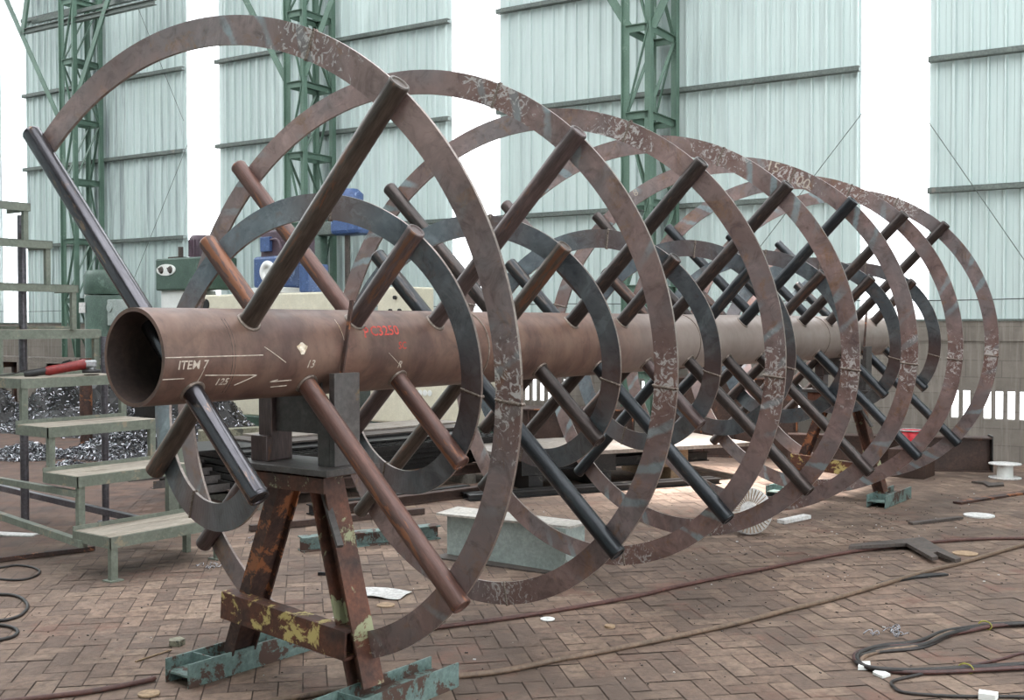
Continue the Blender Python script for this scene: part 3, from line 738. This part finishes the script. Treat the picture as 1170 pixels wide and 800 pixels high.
# radial drill
t = mach('radial_drill', 'radial drill with blue motors on a grey arm, seen under the inner ring', 'machine', 10.35, 9.06, .0)
mb = MB(); mb.lathe([(.17, .15), (.15, .2), (.15, 3.75), (.1, 3.8)], (0, .76, 0), None, 24); mb.build('column', 'machine_green', t)
mb = MB(); mb.span((-.12, .1, 3.2), (.12, .8, 3.42)); mb.build('arm', 'girt_grey', t, .02)
mb = MB(); mb.lathe([(.1, 3.5), (.2, 3.55), (.21, 3.85), (.12, 3.93)], (0, 0, 0), None, 24); mb.build('motor', 'machine_blue', t)
mb = MB(); mb.span((-.2, -.35, 3.18), (.2, .3, 3.5)); mb.build('drill_head', 'machine_blue', t, .07)
mb = MB(); mb.cyl((0, .08, 1.6), (0, .08, 3.2), .045, 14); mb.build('spindle', 'scrap_dark', t)
mb = MB(); mb.span((-.3, -.5, 0), (.3, .95, .16)); mb.build('base', 'girt_grey', t, .02)
mb = MB(); mb.span((-.3, -.3, .16), (.3, .3, .8)); mb.build('work_table', 'girt_grey', t, .01)
# cream lathe headstock box
t = mach('lathe', 'cream machine cabinet with control panel behind the third cross tube', 'machine', 9.2, 6.74, 0); t.scale = (.9, .9, .96)
mb = MB(); mb.span((0, -1.1, .3), (.8, .9, 1.25)); mb.build('cabinet', 'cream', t, .03)
mb = MB(); mb.span((.1, .1, 1.25), (.7, .82, 2.36)); mb.build('headstock', 'cream', t, .03)
mb = MB(); mb.span((.06, -1.1, 0), (.74, .9, .3)); mb.build('plinth', 'machine_green', t)
for yy, zz in ((.4, 2.2), (.3, 2.0), (.5, 2.0), (.3, 1.85)):
    mb = MB(); mb.cyl((.09, yy, zz), (.05, yy, zz), .03, 12); mb.build('push_button', 'black_plastic', t)
for yy in (-.1, -.2, -.3):  # white discs painted in for bright see-through holes
    mb = MB(); mb.cyl((.0, yy-.1, .78), (-.01, yy-.1, .78), .045, 12); mb.build('bright_hole_disc', 'white_paint', t)
# pallet rack of bar stock behind the swarf
t = mach('stock_rack', 'low rack of long steel bars behind the metal swarf', 'rack', 8.75, 15.3, 0); t.scale = (.62, .85, 1.13)
for yy in (-2.4, -.3, 1.9):
    mb = MB(); mb.span((-.3, yy-.05, 0), (-.2, yy+.05, .9)); mb.span((.3, yy-.05, 0), (.4, yy+.05, .9)); mb.span((-.3, yy-.05, .8), (.4, yy+.05, .9)); mb.build('rack_frame', 'old_rust', t)
bs = []
for i in range(8):
    mb = MB(); mb.bar((0, -3.3+.1*(i % 3), 0), (0, 2.6, 0), .07, .05)
    o = mb.build('steel_bar', ['plate_light', 'scrap_dark', 'old_rust', 'plate_light'][i % 4]); o.location = (8.64+(i % 4)*.09, 15.2, 1.044+.052*(i//4)); o.scale = (1, .85, 1)
    tag(o, 'long flat steel bar lying on the low rack behind the swarf', 'steel bar', 'bar stock on the low rack')

# ------------------------------------------------------------ swarf heaps
def swarf(name, label, heaps, n, seed):
    rnd = random.Random(seed); mb = MB()
    for (cx, cy, rx, ry, h) in heaps:
        N = 14; vs = []; fs = []
        for i in range(N+1):
            for k in range(28):
                r = i/N; a = 2*pi*k/28; hh = h*(cos(r*pi)+1)/2*(1+.25*rnd.uniform(-1, 1))
                vs.append((cx+rx*r*cos(a)*(1+.08*sin(5*a)), cy+ry*r*sin(a)*(1+.08*sin(3*a)), max(hh, 0)+(.0 if i < N else -.02)))
        for i in range(N):
            for k in range(28): fs.append((i*28+k, i*28+(k+1) % 28, (i+1)*28+(k+1) % 28, (i+1)*28+k))
        mb.cur = 0; mb.add(vs, fs)
    A = sum(h[2]*h[3] for h in heaps); mb.cur = 1
    for (cx, cy, rx, ry, h) in heaps:
        for _ in range(int(n*rx*ry/A)):
            r = math.sqrt(rnd.random()); a = rnd.uniform(0, 2*pi); z = h*(cos(r*pi)+1)/2
            p = Vector((cx+rx*r*cos(a)*1.03, cy+ry*r*sin(a)*1.03, z+rnd.uniform(.0, .05)))
            s = rnd.uniform(.014, .045); m = Matrix.Rotation(rnd.uniform(0, 6.3), 3, 'Z') @ Matrix.Rotation(rnd.uniform(-1.5, 1.5), 3, 'X')
            w = s*.35; P = []
            for k in range(4):
                b = k*1.1; P += [m @ Vector((cos(b)*s, sin(b)*s, k*.3*w)) + p, m @ Vector((cos(b)*s, sin(b)*s, k*.3*w+w)) + p]
            mb.add(P, [(0, 1, 3, 2), (2, 3, 5, 4), (4, 5, 7, 6)])
    o = mb.build(name, ['dirty_shade_black', 'silver_curl'])
    return tag(o, label, 'metal swarf', kind='stuff')
swarf('metal_swarf', 'large dark glittering heap of curled metal swarf behind the access steps', [(7.6, 12.6, .95, 2.1, .95), (7.1, 14.6, .8, 1.3, .85), (8.25, 10.4, .8, 1.5, .92)], 9000, 3)
swarf('metal_swarf', 'low silvery spread of metal swarf on the floor beyond the lowest steps', [(5.9, 8.95, .6, .85, .26), (6.25, 9.05, .6, .65, .42), (5.15, 9.8, .5, .6, .13), (4.8, 8.3, .22, .2, .05)], 4600, 4)
mb = MB(); mb.poly([(6.75, 8.32), (7.62, 8.02), (7.72, 8.2), (6.85, 8.5)], 0, .30)
tag(mb.build('kerb_block', 'kerb', None, .01), 'mossy concrete kerb block in front of the dark swarf heap', 'concrete block')
mb = MB(); mb.cyl((6.35, 10.35, 0), (6.35, 10.35, 1.25), .085, 18); tag(mb.build('rusty_post', 'old_rust'), 'rusty upright pipe standing in front of the dark swarf heap', 'post')
mb = MB(); mb.span((6.9, 9.75, 0), (7.15, 10.0, 1.5))
tag(mb.build('steel_stanchion', 'dirty_shade_black', None, .005), 'dark steel stanchion just left of the pipe mouth', 'post')
mb = MB(); mb.poly([(2.9, 3.75), (3.1, 3.7), (3.12, 3.78), (2.92, 3.83)], 0, .9)
tag(mb.build('green_stanchion', 'step_green', None, .004), 'pale green steel upright leaning behind the shortest cross tube', 'post')

# ------------------------------------------------------------ stacked stock behind the agitator
dA = rad(-12)
def sobj(name, label, cat, mb, mat, loc, rz=dA, group=None, bevel=0):
    o = mb.build(name, mat, None, bevel); o.location = loc; o.rotation_euler.z = rz; return tag(o, label, cat, group)
cx, cy = 5.75, 4.65
for i, off in enumerate((-1.4, -.1, 1.1)):
    mb = MB(); mb.box((0, 0, .05), (.12, 1.7, .1))
    sobj('timber_bearer', ['timber bearer under the near end of the steel stack', 'timber bearer under the middle of the steel stack', 'timber bearer under the far end of the steel stack'][i],
         'timber', mb, 'timber_grey', (cx+off*cos(dA), cy+off*sin(dA), 0))
for i in range(4):
    mb = MB(); mb.ibeam((-1.7, 0, 0), (1.6, 0, 0), .1, .1, .01); yy = -.75+.5*i
    sobj('steel_beam', 'dark steel beam in the bottom layer of the stack behind the agitator', 'steel beam', mb, 'dirty_shade_black' if i else 'brown_beam', (cx-yy*sin(dA), cy+yy*cos(dA), .15), group='dark beams at the bottom of the stack')
def grating():
    mb = MB(); Lx, Ly = 3.2, 1.3
    for i in range(33): mb.span((-Lx/2+i*.1-.004, -Ly/2, 0), (-Lx/2+i*.1+.004, Ly/2, .05))
    for j in range(14): mb.span((-Lx/2, -Ly/2+j*.1-.004, 0), (Lx/2, -Ly/2+j*.1+.004, .05))
    return mb
for k in range(5):
    sobj('floor_grating', 'black open steel grating in the stack behind the agitator, under the plates', 'grating', grating(), 'dirty_shade_black', (cx+.02*k, cy-.03*k, .201+.056*k), dA+.01*k, 'black gratings in the stack')
for k, (dx, dy, w, l, zz, mt) in enumerate([(.1, .1, 1.1, 3.0, .482, 'dirty_shade_black'), (-.1, .25, .8, 3.2, .502, 'dirty_shade_black'), (.4, .2, .9, 2.7, .522, 'scrap_dark'), (.6, .35, .6, 2.6, .542, 'plate_light')]):
    mb = MB(); mb.box((0, 0, .0075), (l, w, .015))
    sobj('steel_plate', ['black plate directly on top of the gratings', 'wide grey plate near the top of the stack', 'pale steel plate second from the top of the stack', 'narrow pale plate topmost of the stack'][k], 'steel plate', mb, mt, (cx+dx, cy+dy, zz), dA+.02*k, 'plates on the stack')
for k in range(4):
    mb = MB(); mb.angle((-1.4, 0, 0), (1.4, 0, 0), .07, .006)
    sobj('angle_bar', 'blue-grey angle bar leaning in the stack behind the trestle', 'angle bar', mb, 'grey_plate', (4.7+.08*k, 4.9-.22*k, .32-.05*k), rad(-20+3*k), 'angle bars behind the near trestle')
# long pale plate on blocks
pr = rad(-30); px_, py_ = 7.85, 2.65
mb = MB(); mb.box((0, 0, .02), (3.0, 1.35, .04)); sobj('steel_sheet', 'large pale steel sheet lying on blocks behind the middle rings', 'steel plate', mb, 'plate_light', (px_, py_, .36), pr)
for i, off in enumerate((-1.1, -.3, .6)):
    mb = MB(); mb.box((0, 0, .08), (.16, 1.1, .16)); mb.box((0, -.45, .26), (.3, .16, .195))
    sobj('support_block', ['timber block under the near end of the pale sheet', 'timber block under the middle of the pale sheet', 'pale timber block under the far end of the pale sheet'][i], 'timber', mb, 'wood' if i == 2 else 'dirty_shade_black', (px_+off*cos(pr), py_+off*sin(pr), 0), pr)  # nearer blocks coloured black for the shade beneath the sheet
for i in range(3):
    mb = MB(); mb.ibeam((-1.3, 0, 0), (1.2, 0, 0), .09, .1, .01); yy = -.22+.3*i
    sobj('steel_beam', 'dark beam lying under the large pale sheet', 'steel beam', mb, 'dirty_shade_black', (px_-yy*sin(pr), py_+yy*cos(pr), .215), pr, 'dark beams under the pale sheet')
for i in range(2):
    mb = MB(); mb.ibeam((-1.5, 0, 0), (1.4, 0, 0), .1, .06, .008)
    sobj('steel_beam', ['dark beam on the floor in front of the large pale sheet', 'second dark beam on the floor in front of the large pale sheet'][i], 'steel beam', mb, 'dirty_shade_black', (7.02+.07*i, 2.14+.12*i, .03), pr)
for i, (a_, b_) in enumerate((((4.25, 3.55), (6.05, 3.17)), ((4.45, 3.36), (6.15, 3.0)))):
    mb = MB(); mb.ibeam((*a_, .05), (*b_, .05), .1, .09, .01)
    tag(mb.build('steel_beam', 'brown_beam' if i else 'dirty_shade_black'), ['dark beam on the floor just before the grating stack', 'brown beam on the floor, foremost before the grating stack'][i], 'steel beam')
# brown fabricated boxes further back
def steel_box(name, label, a, b, rz, loc):
    t = thing(name, label, 'steel box', loc, rz)
    mb = MB(); mb.span(a, b); mb.build('shell', 'brown_beam', t, .006)
    mb = MB(); n = 4
    for i in range(n+1): x = a[0]+(b[0]-a[0])*i/n; mb.span((x-.01, a[1]-.05, a[2]), (x+.01, a[1]-.001, b[2]))
    mb.span((a[0], a[1]-.06, b[2]-.015), (b[0], a[1]-.001, b[2])); mb.span((a[0], a[1]-.06, a[2]), (b[0], a[1]-.001, a[2]+.015)); mb.build('stiffener_frame', 'old_rust', t); return t
steel_box('steel_box_section', 'reddish brown welded steel box behind the middle of the agitator', (-.9, 0, 0), (.9, .55, .62), rad(-62), (9.25, 4.15, 0))
steel_box('steel_box_section', 'tall dark brown welded steel box behind the far rings', (-.8, 0, 0), (.8, .55, 1.02), rad(-70), (10.5, 2.35, 0))
# grey cut girder
t = thing('girder_offcut', 'grey-painted girder offcut with pale top flange on the bricks inside the first rings', 'girder', (0, 0, 0))
mb = MB(); P = [(1.42, .012), (.42, .012), (.36, .10), (.36, .315), (1.42, .315)]
n = len(P); mb.add([(3.64, y, z) for y, z in P]+[(3.655, y, z) for y, z in P], [tuple(range(n)), tuple(range(n, 2*n))[::-1]]+[(i, (i+1) % n, n+(i+1) % n, n+i) for i in range(n)])
mb.build('web', 'grey_paint', t)
mb = MB(); mb.poly([(3.54, 1.44), (3.66, .34), (3.9, .32), (3.86, 1.5)], .315, .33); mb.build('top_flange', 'lit_flange_paint', t)  # paler than the web: overhead light put into its colour
mb = MB(); mb.poly([(3.5, 1.45), (3.56, .45), (3.8, .42), (3.8, 1.45)], 0, .012); mb.build('bottom_flange', 'scrap_dark', t)
mb = MB(); mb.span((3.655, .36, .012), (3.88, .372, .315)); mb.build('end_plate', 'grey_paint', t)
mb = MB(); mb.span((3.655, 1.40, .012), (3.84, 1.412, .315)); mb.build('end_plate', 'grey_paint', t)
# green channel
mb = MB(); mb.ibeam((3.1, 2.42, .055), (4.12, 1.92, .055), .12, .11, .01, (0, 0, 1))
tag(mb.build('channel_beam', 'turquoise'), 'short green-painted H-beam lying on the floor behind the near trestle', 'steel beam')
mb = MB(); mb.bar((3.4, 3.35, .03), (4.9, 2.75, .03), .05, .05); tag(mb.build('timber_batten', 'brown_beam'), 'thin brown batten on the floor before the steel stack', 'timber')
# brown I beam against the wall
t = thing('plate_girder', 'brown plate girder lying on its side against the far wall at the right', 'girder')
a, b = Vector((9.9, 1.35, 0)), Vector((10.85, -.72, 0)); dv = (b-a).normalized(); nv = Vector((-dv.y, dv.x, 0))
if nv.x < 0: nv = -nv
mb = MB()
def pl(mb, o0, o1, z0, z1, mat=None):
    P = [a+nv*o0, b+nv*o0, b+nv*o1, a+nv*o1]; mb.poly([(p.x, p.y) for p in P], z0, z1)
pl(mb, .10, .115, .015, .385); mb.build('web', 'brown_beam', t)
mb = MB(); pl(mb, 0, .22, .385, .40); mb.build('top_flange', 'brown_beam', t)
mb = MB(); pl(mb, 0, .22, 0, .015); mb.build('bottom_flange', 'brown_beam', t)
mb = MB(); e0 = b+dv*.002; P = [e0, e0+dv*.012, e0+dv*.012+nv*.24, e0+nv*.24]; mb.poly([(p.x, p.y) for p in P], 0, .42); mb.build('end_plate', 'dirty_shade_black', t)
# red bucket and orange cloth
t = thing('bucket', 'bright red bucket with a grey rim between the far rings', 'bucket', (10.0, -.06, .32))
mb = MB(); mb.lathe([(.10, 0), (.14, .2), (.13, .2), (.095, .01)], n=24); mb.build('pail', 'bright_red', t)
mb = MB(); mb.tube([(.14*cos(2*pi*k/24), .14*sin(2*pi*k/24), .2) for k in range(24)], .01, 6, closed=True); mb.build('rim', 'cast_metal', t)
mb = MB(); mb.box((10.02, -.06, .16), (.4, .4, .318)); tag(mb.build('crate', 'brown_beam', None, .01), 'small brown crate under the red bucket', 'crate')
mb = MB(); vs = [(9.76+.03*sin(i*2.1+j), -.02-.03*j, .30-.05*i) for i in range(5) for j in range(5)]
mb.add(vs, [(i*5+j, i*5+j+1, i*5+j+6, i*5+j+5) for i in range(4) for j in range(4)], True)
o = mb.build('orange_cloth', 'orange'); so = o.modifiers.new('s', 'SOLIDIFY'); so.thickness = .01; tag(o, 'orange cloth hanging below the red bucket', 'cloth')
# white reels
def reel(label, loc, rot, r, w, ribs):
    t = thing('cable_reel', label, 'reel', loc); t.rotation_euler = rot
    mb = MB(); mb.lathe([(r*.5, 0), (r*.5, w)], n=24); mb.build('hub', 'white_paint', t)
    for z, s in ((w, 1), (0, -1)):
        mb = MB(); mb.lathe([(r*.18, z), (r, z), (r, z+s*.014), (r*.18, z+s*.014)], n=36); fl = mb.build('flange', 'paper', t)
        if ribs:
            mb = MB()
            for k in range(36): a = 2*pi*k/36; mb.box((cos(a)*r*.68, sin(a)*r*.68, z+s*.017), (r*.55, .006, .008), a)
            mb.build('radial_ribbing', 'tan_card', fl)
    return t
reel('small white reel standing flat on the floor near the brown girder', (10.45, -.95, .014), (0, 0, 0), .17, .14, False)
reel('white ribbed reel leaning under the spiral ribbons', (5.75, -.02, .185), (rad(78), 0, rad(-52)), .19, .05, True)

# ------------------------------------------------------------ hoses, cables
def hose(name, pts, r, mat, label, cat='hose', wav=0, z=None):
    P = smooth_path([(x, y, (z if z is not None else r)) for x, y in pts])
    if wav: P = [p+Vector((wav*sin(i*.7), wav*cos(i*.9), 0)) for i, p in enumerate(P)]
    mb = MB(); mb.tube(P, r, 8); return tag(mb.build(name, mat), label, cat)
hose('air_hose', [(-.3, 1.15), (.14, .86), (.33, .76), (.55, .70), (.58, .715)], .013, 'hose_rust', 'rust-red hose entering under the turquoise foot at the lower left')
hose('air_hose', [(1.42, .44), (1.67, .34), (2.07, .18), (2.57, -.07), (3.31, -.35), (3.71, -.44), (4.52, -.68), (5.45, -.97), (6.17, -1.34), (6.53, -1.6), (6.79, -1.9), (7.0, -2.3)], .013, 'hose_rust', 'rust-red hose running from the near trestle below the rings to the right edge')
hose('air_hose', [(.3, .12), (.55, .06), (.87, -.1), (1.2, -.25), (1.6, -.56), (1.98, -.71), (2.29, -.84), (3.06, -1.12), (3.58, -1.26), (4.08, -1.4), (5.14, -1.63), (5.57, -1.75), (6.5, -1.96), (6.9, -2.1)], .015, 'hose_tan', 'long tan hose crossing the foreground bricks from lower middle to right edge')
B = [(4.3, -2.7), (4.08, -2.46), (3.93, -2.31), (3.78, -2.23), (3.6, -2.16), (3.32, -2.11), (3.14, -1.98), (2.99, -1.92), (2.87, -1.93), (2.78, -2.01), (2.8, -2.13), (2.92, -2.31), (3.24, -2.64), (3.4, -2.85)]
t = thing('cable_bundle', 'looped bundle of dark and reddish welding cables on the bricks at the lower right', 'cable')
for k, mt in enumerate(['cable_black', 'cable_red', 'cable_black', 'hose_tan', 'cable_black']):
    mb = MB(); P = smooth_path([(x+.018*sin(k*2.2+i*.8), y+.02*cos(k*1.7+i*.6), .01+.006*(k % 3)+.004*sin(i+k)) for i, (x, y) in enumerate(B)])
    mb.tube(P, .0115, 7); mb.build('cable_strand', mt, t)
for (x, y) in ((3.9, -2.3), (3.02, -2.42)):
    mb = MB(); mb.tube([(x+.0*cos(a), y+.035*cos(a), .02+.025*sin(a)) for a in [2*pi*k/14 for k in range(14)]], .004, 5, closed=True); mb.build('tie_band', 'yellow', t)
hose('thin_cable', [(3.75, -2.75), (3.51, -2.58), (3.3, -2.5), (3.06, -2.38)], .008, 'cable_red', 'single reddish cable branching off inside the cable loop', 'cable')
hose('thin_cable', [(2.97, -2.30), (2.83, -2.25), (2.66, -2.18), (2.57, -2.21), (2.52, -2.28), (2.6, -2.47), (2.74, -2.67), (2.85, -2.85)], .008, 'cable_black', 'single dark cable curl below the cable bundle at the bottom right', 'cable')
hose('thin_cable', [(.6, 2.42), (.69, 2.33), (.75, 2.31), (.85, 2.36), (.97, 2.51), (1.05, 2.71), (1.06, 2.86), (1.0, 2.95), (.9, 2.98)], .010, 'cable_black', 'dark cable arc at the left edge, the larger of two', 'cable')
hose('thin_cable', [(.4, 1.99), (.49, 1.95), (.56, 1.95), (.63, 2.02), (.66, 2.13), (.63, 2.26), (.5, 2.34)], .010, 'cable_black', 'dark cable curl at the left edge, nearest of the loose curls', 'cable')
hose('thin_cable', [(1.25, 3.8), (1.44, 3.69), (1.55, 3.67), (1.58, 3.51), (1.53, 3.33), (1.39, 3.21), (1.29, 3.25), (1.25, 3.45), (1.35, 3.66)], .008, 'cable_black', 'small black wire loops on the floor before the steps', 'cable')
mb = MB(); mb.bar((1.40, 3.95, .02), (2.2, 3.72, .02), .05, .03); tag(mb.build('flat_bar', 'old_rust'), 'rusty flat bar on the floor under the lowest steps', 'steel bar')

# ------------------------------------------------------------ litter
def flat(name, pts, h, mat, label, cat, z=.002):
    mb = MB(); mb.poly(pts, z, z+h); return tag(mb.build(name, mat), label, cat)
def disc(name, x, y, r, h, mat, label, cat, hole=0, n=22):
    mb = MB(); mb.lathe([(max(hole, .0005), .002), (r, .002), (r, .002+h), (max(hole, .0005), .002+h)], (x, y, 0), None, n); mb.f = mb.f[:-2]; mb.mi = mb.mi[:-2]; mb.sm = [False]*len(mb.f)
    return tag(mb.build(name, mat), label, cat)
flat('notched_plate', [(5.47, -.96), (5.57, -.94), (6.07, -1.24), (6.17, -1.30), (5.86, -1.50), (5.53, -1.75), (5.46, -1.73), (5.66, -1.55), (5.60, -1.54), (5.5, -1.60), (5.43, -1.58), (5.85, -1.27)], .025, 'scrap_dark', 'dark steel plate offcut with a notched end lying across the rust-red hose', 'steel plate', .028)
flat('flat_strip', [(4.59, -1.46), (4.99, -1.56), (5.16, -1.73), (5.14, -1.77), (4.91, -1.62), (4.62, -1.5)], .012, 'dirty_shade_black', 'thin dark steel strip on the bricks beside the tan hose', 'steel strip')
mb = MB(); P = [(2.53, 1.22), (2.36, 1.02), (2.42, .80), (2.63, .87)]; N = 7; vs = []
for i in range(N):
    for j in range(N):
        u, v = i/(N-1), j/(N-1); A_ = Vector(P[0]).lerp(Vector(P[3]), u); B_ = Vector(P[1]).lerp(Vector(P[2]), u); q = A_.lerp(B_, v)
        vs.append((q.x, q.y, .006+.012*abs(sin(3*u+4*v))*(1 if 0 < i < N-1 else .6)))
mb.add(vs, [(i*N+j, i*N+j+1, (i+1)*N+j+1, (i+1)*N+j) for i in range(N-1) for j in range(N-1)])
o = mb.build('paper_sheet', 'paper'); s = o.modifiers.new('s', 'SOLIDIFY'); s.thickness = .002; tag(o, 'crumpled white paper sheet on the bricks beside the near trestle', 'paper')
disc('card_disc', 2.29, .78, .055, .006, 'tan_card', 'tan oval scrap of card just below the white paper', 'scrap')
disc('grinding_wheel', 2.61, -.20, .042, .005, 'white_paint', 'small white disc with a centre hole between the two hoses', 'disc', .01)
disc('lid', 7.72, -1.34, .13, .012, 'paper', 'flat white lid on the floor at the right, before the small reel', 'lid')
disc('card_disc', 5.96, -1.67, .09, .006, 'tan_card', 'tan round offcut on the floor beside the notched plate', 'scrap')
disc('foil_cap', 2.68, -.58, .03, .012, 'tan_card', 'small tan cap on the bricks between the hoses', 'scrap')
flat('cut_strip', [(9.83, -.75), (9.96, -.86), (9.84, -.95), (9.96, -1.04), (9.78, -1.09), (9.59, -.98), (9.79, -.88)], .02, 'scrap_dark', 'zigzag brown steel offcut near the small white reel', 'scrap')
flat('timber_offcut', [(6.35, -.02), (6.75, -.10), (6.72, -.18), (6.32, -.1)], .03, 'paper', 'pale offcut of board on the floor near the ribbed reel', 'scrap')
flat('timber_strip', [(6.95, -.95), (7.5, -1.22), (7.47, -1.27), (6.92, -1.0)], .02, 'scrap_dark', 'dark flat strip on the floor near the flat white lid', 'scrap')
flat('stone', [(1.0, 1.07), (1.05, 1.09), (1.06, 1.15), (1.0, 1.16), (.97, 1.12)], .03, 'kerb', 'small grey stone on the bricks left of the near trestle', 'stone')
mb = MB(); mb.tube([(.70, 1.03, .005), (.93, 1.05, .006)], .005, 6); tag(mb.build('welding_rod', 'tan_card'), 'short thin stick on the bricks left of the near trestle', 'stick')
disc('washer_scrap', .44, .55, .05, .008, 'tan_card', 'round pale scrap beside the rust-red hose at the bottom left', 'scrap')
mb = MB(); mb.bar((2.62, 1.72, .012), (2.78, 1.48, .012), .022, .02); tag(mb.build('bolt_stub', 'black_steel'), 'short dark steel stub behind the white paper', 'scrap')
# flat brown strips receding at the right
mb = MB(); mb.bar((8.3, -1.0, .012), (10.9, -1.9, .012), .09, .02); tag(mb.build('flat_bar', 'old_rust'), 'long rusty flat bar on the floor leading to the right edge behind the hoses', 'steel bar')
# curled shavings in the open
def curl(x, y, n, s, label, mat='silver_curl'):
    rnd = random.Random(int(x*100)); mb = MB()
    for k in range(n):
        c = Vector((x+rnd.uniform(-s, s), y+rnd.uniform(-s*1.2, s*1.2), .012)); a0 = rnd.uniform(0, 6); pts = []
        for i in range(14): a = a0+i*.55; pts.append(c+Vector((.014*cos(a)+i*.004*cos(a0), .014*sin(a)+i*.004*sin(a0), .012+.01*sin(a*1.3))))
        mb.tube(pts, .003, 4)
    return tag(mb.build('metal_curl', mat), label, 'metal curl', kind='stuff')
curl(3.46, -1.93, 9, .09, 'shiny tangle of metal curls on the bricks above the cable loop')
curl(2.30, 2.48, 6, .08, 'shiny metal curls on the floor behind the leftmost cross tube tip')
curl(3.2, 2.9, 5, .2, 'scattered silver chips on grey dust behind the trestle')
flat('torn_paper', [(2.74, -1.98), (2.82, -1.96), (2.86, -2.0), (2.78, -2.03)], .02, 'white_paint', 'small white wrapper against the cable loop', 'paper')
flat('torn_paper', [(2.72, -2.06), (2.8, -2.06), (2.74, -2.14), (2.68, -2.12)], .012, 'white_paint', 'white plastic scrap just below the cable loop', 'paper')
flat('torn_paper', [(2.64, -2.57), (2.7, -2.56), (2.71, -2.64), (2.65, -2.64)], .03, 'white_paint', 'white crumpled scrap at the bottom right edge', 'paper')
flat('cardboard', [(2.0, 5.0), (2.2, 4.6), (2.3, 4.65), (2.1, 5.1)], .01, 'paper', 'white sheet on the floor at the left edge beyond the steps', 'paper')
# small anonymous grit: uncountable
rnd = random.Random(11); mb = MB()
for _ in range(900):
    if rnd.random() < .6: x, y = rnd.uniform(.6, 8), rnd.uniform(-2.4, 2.5)
    else: x, y = rnd.gauss(6.2, 1.3), rnd.gauss(-.9, .6)
    s = rnd.uniform(.002, .007); mb.cur = 0 if rnd.random() < .9 else 1
    mb.box((x, y, s*.5), (s*rnd.uniform(1, 3), s, s*.8), rnd.uniform(0, 3))
tag(mb.build('floor_grit', ['scrap_dark', 'paper']), 'scattered grit and chips over the brick floor', 'grit', kind='stuff')

# ------------------------------------------------------------ light
w = bpy.data.worlds.new('world'); SC.world = w; w.use_nodes = True
bg = w.node_tree.nodes['Background']; bg.inputs[0].default_value = (.93, .97, 1., 1); bg.inputs[1].default_value = 2.6
def area(name, loc, rot, sx, sy, p, c=(1, 1, 1)):
    l = bpy.data.lights.new(name, 'AREA'); l.shape = 'RECTANGLE'; l.size = sx; l.size_y = sy; l.energy = p; l.color = c
    o = bpy.data.objects.new(name, l); COL.objects.link(o); o.location = loc; o.rotation_euler = rot; return o
area('roof_skylight', (8.3, 1.35, 9.5), (0, 0, 0), 1.7, 1.0, 80, (1, .98, .95)).data.spread = rad(22)
SC.view_settings.view_transform = 'Standard'; SC.view_settings.look = 'None'; SC.view_settings.exposure = 1.05; SC.view_settings.gamma = 1
SC.view_settings.use_curve_mapping = False
SC.cycles.use_denoising = True
SC.cycles.max_bounces = 6
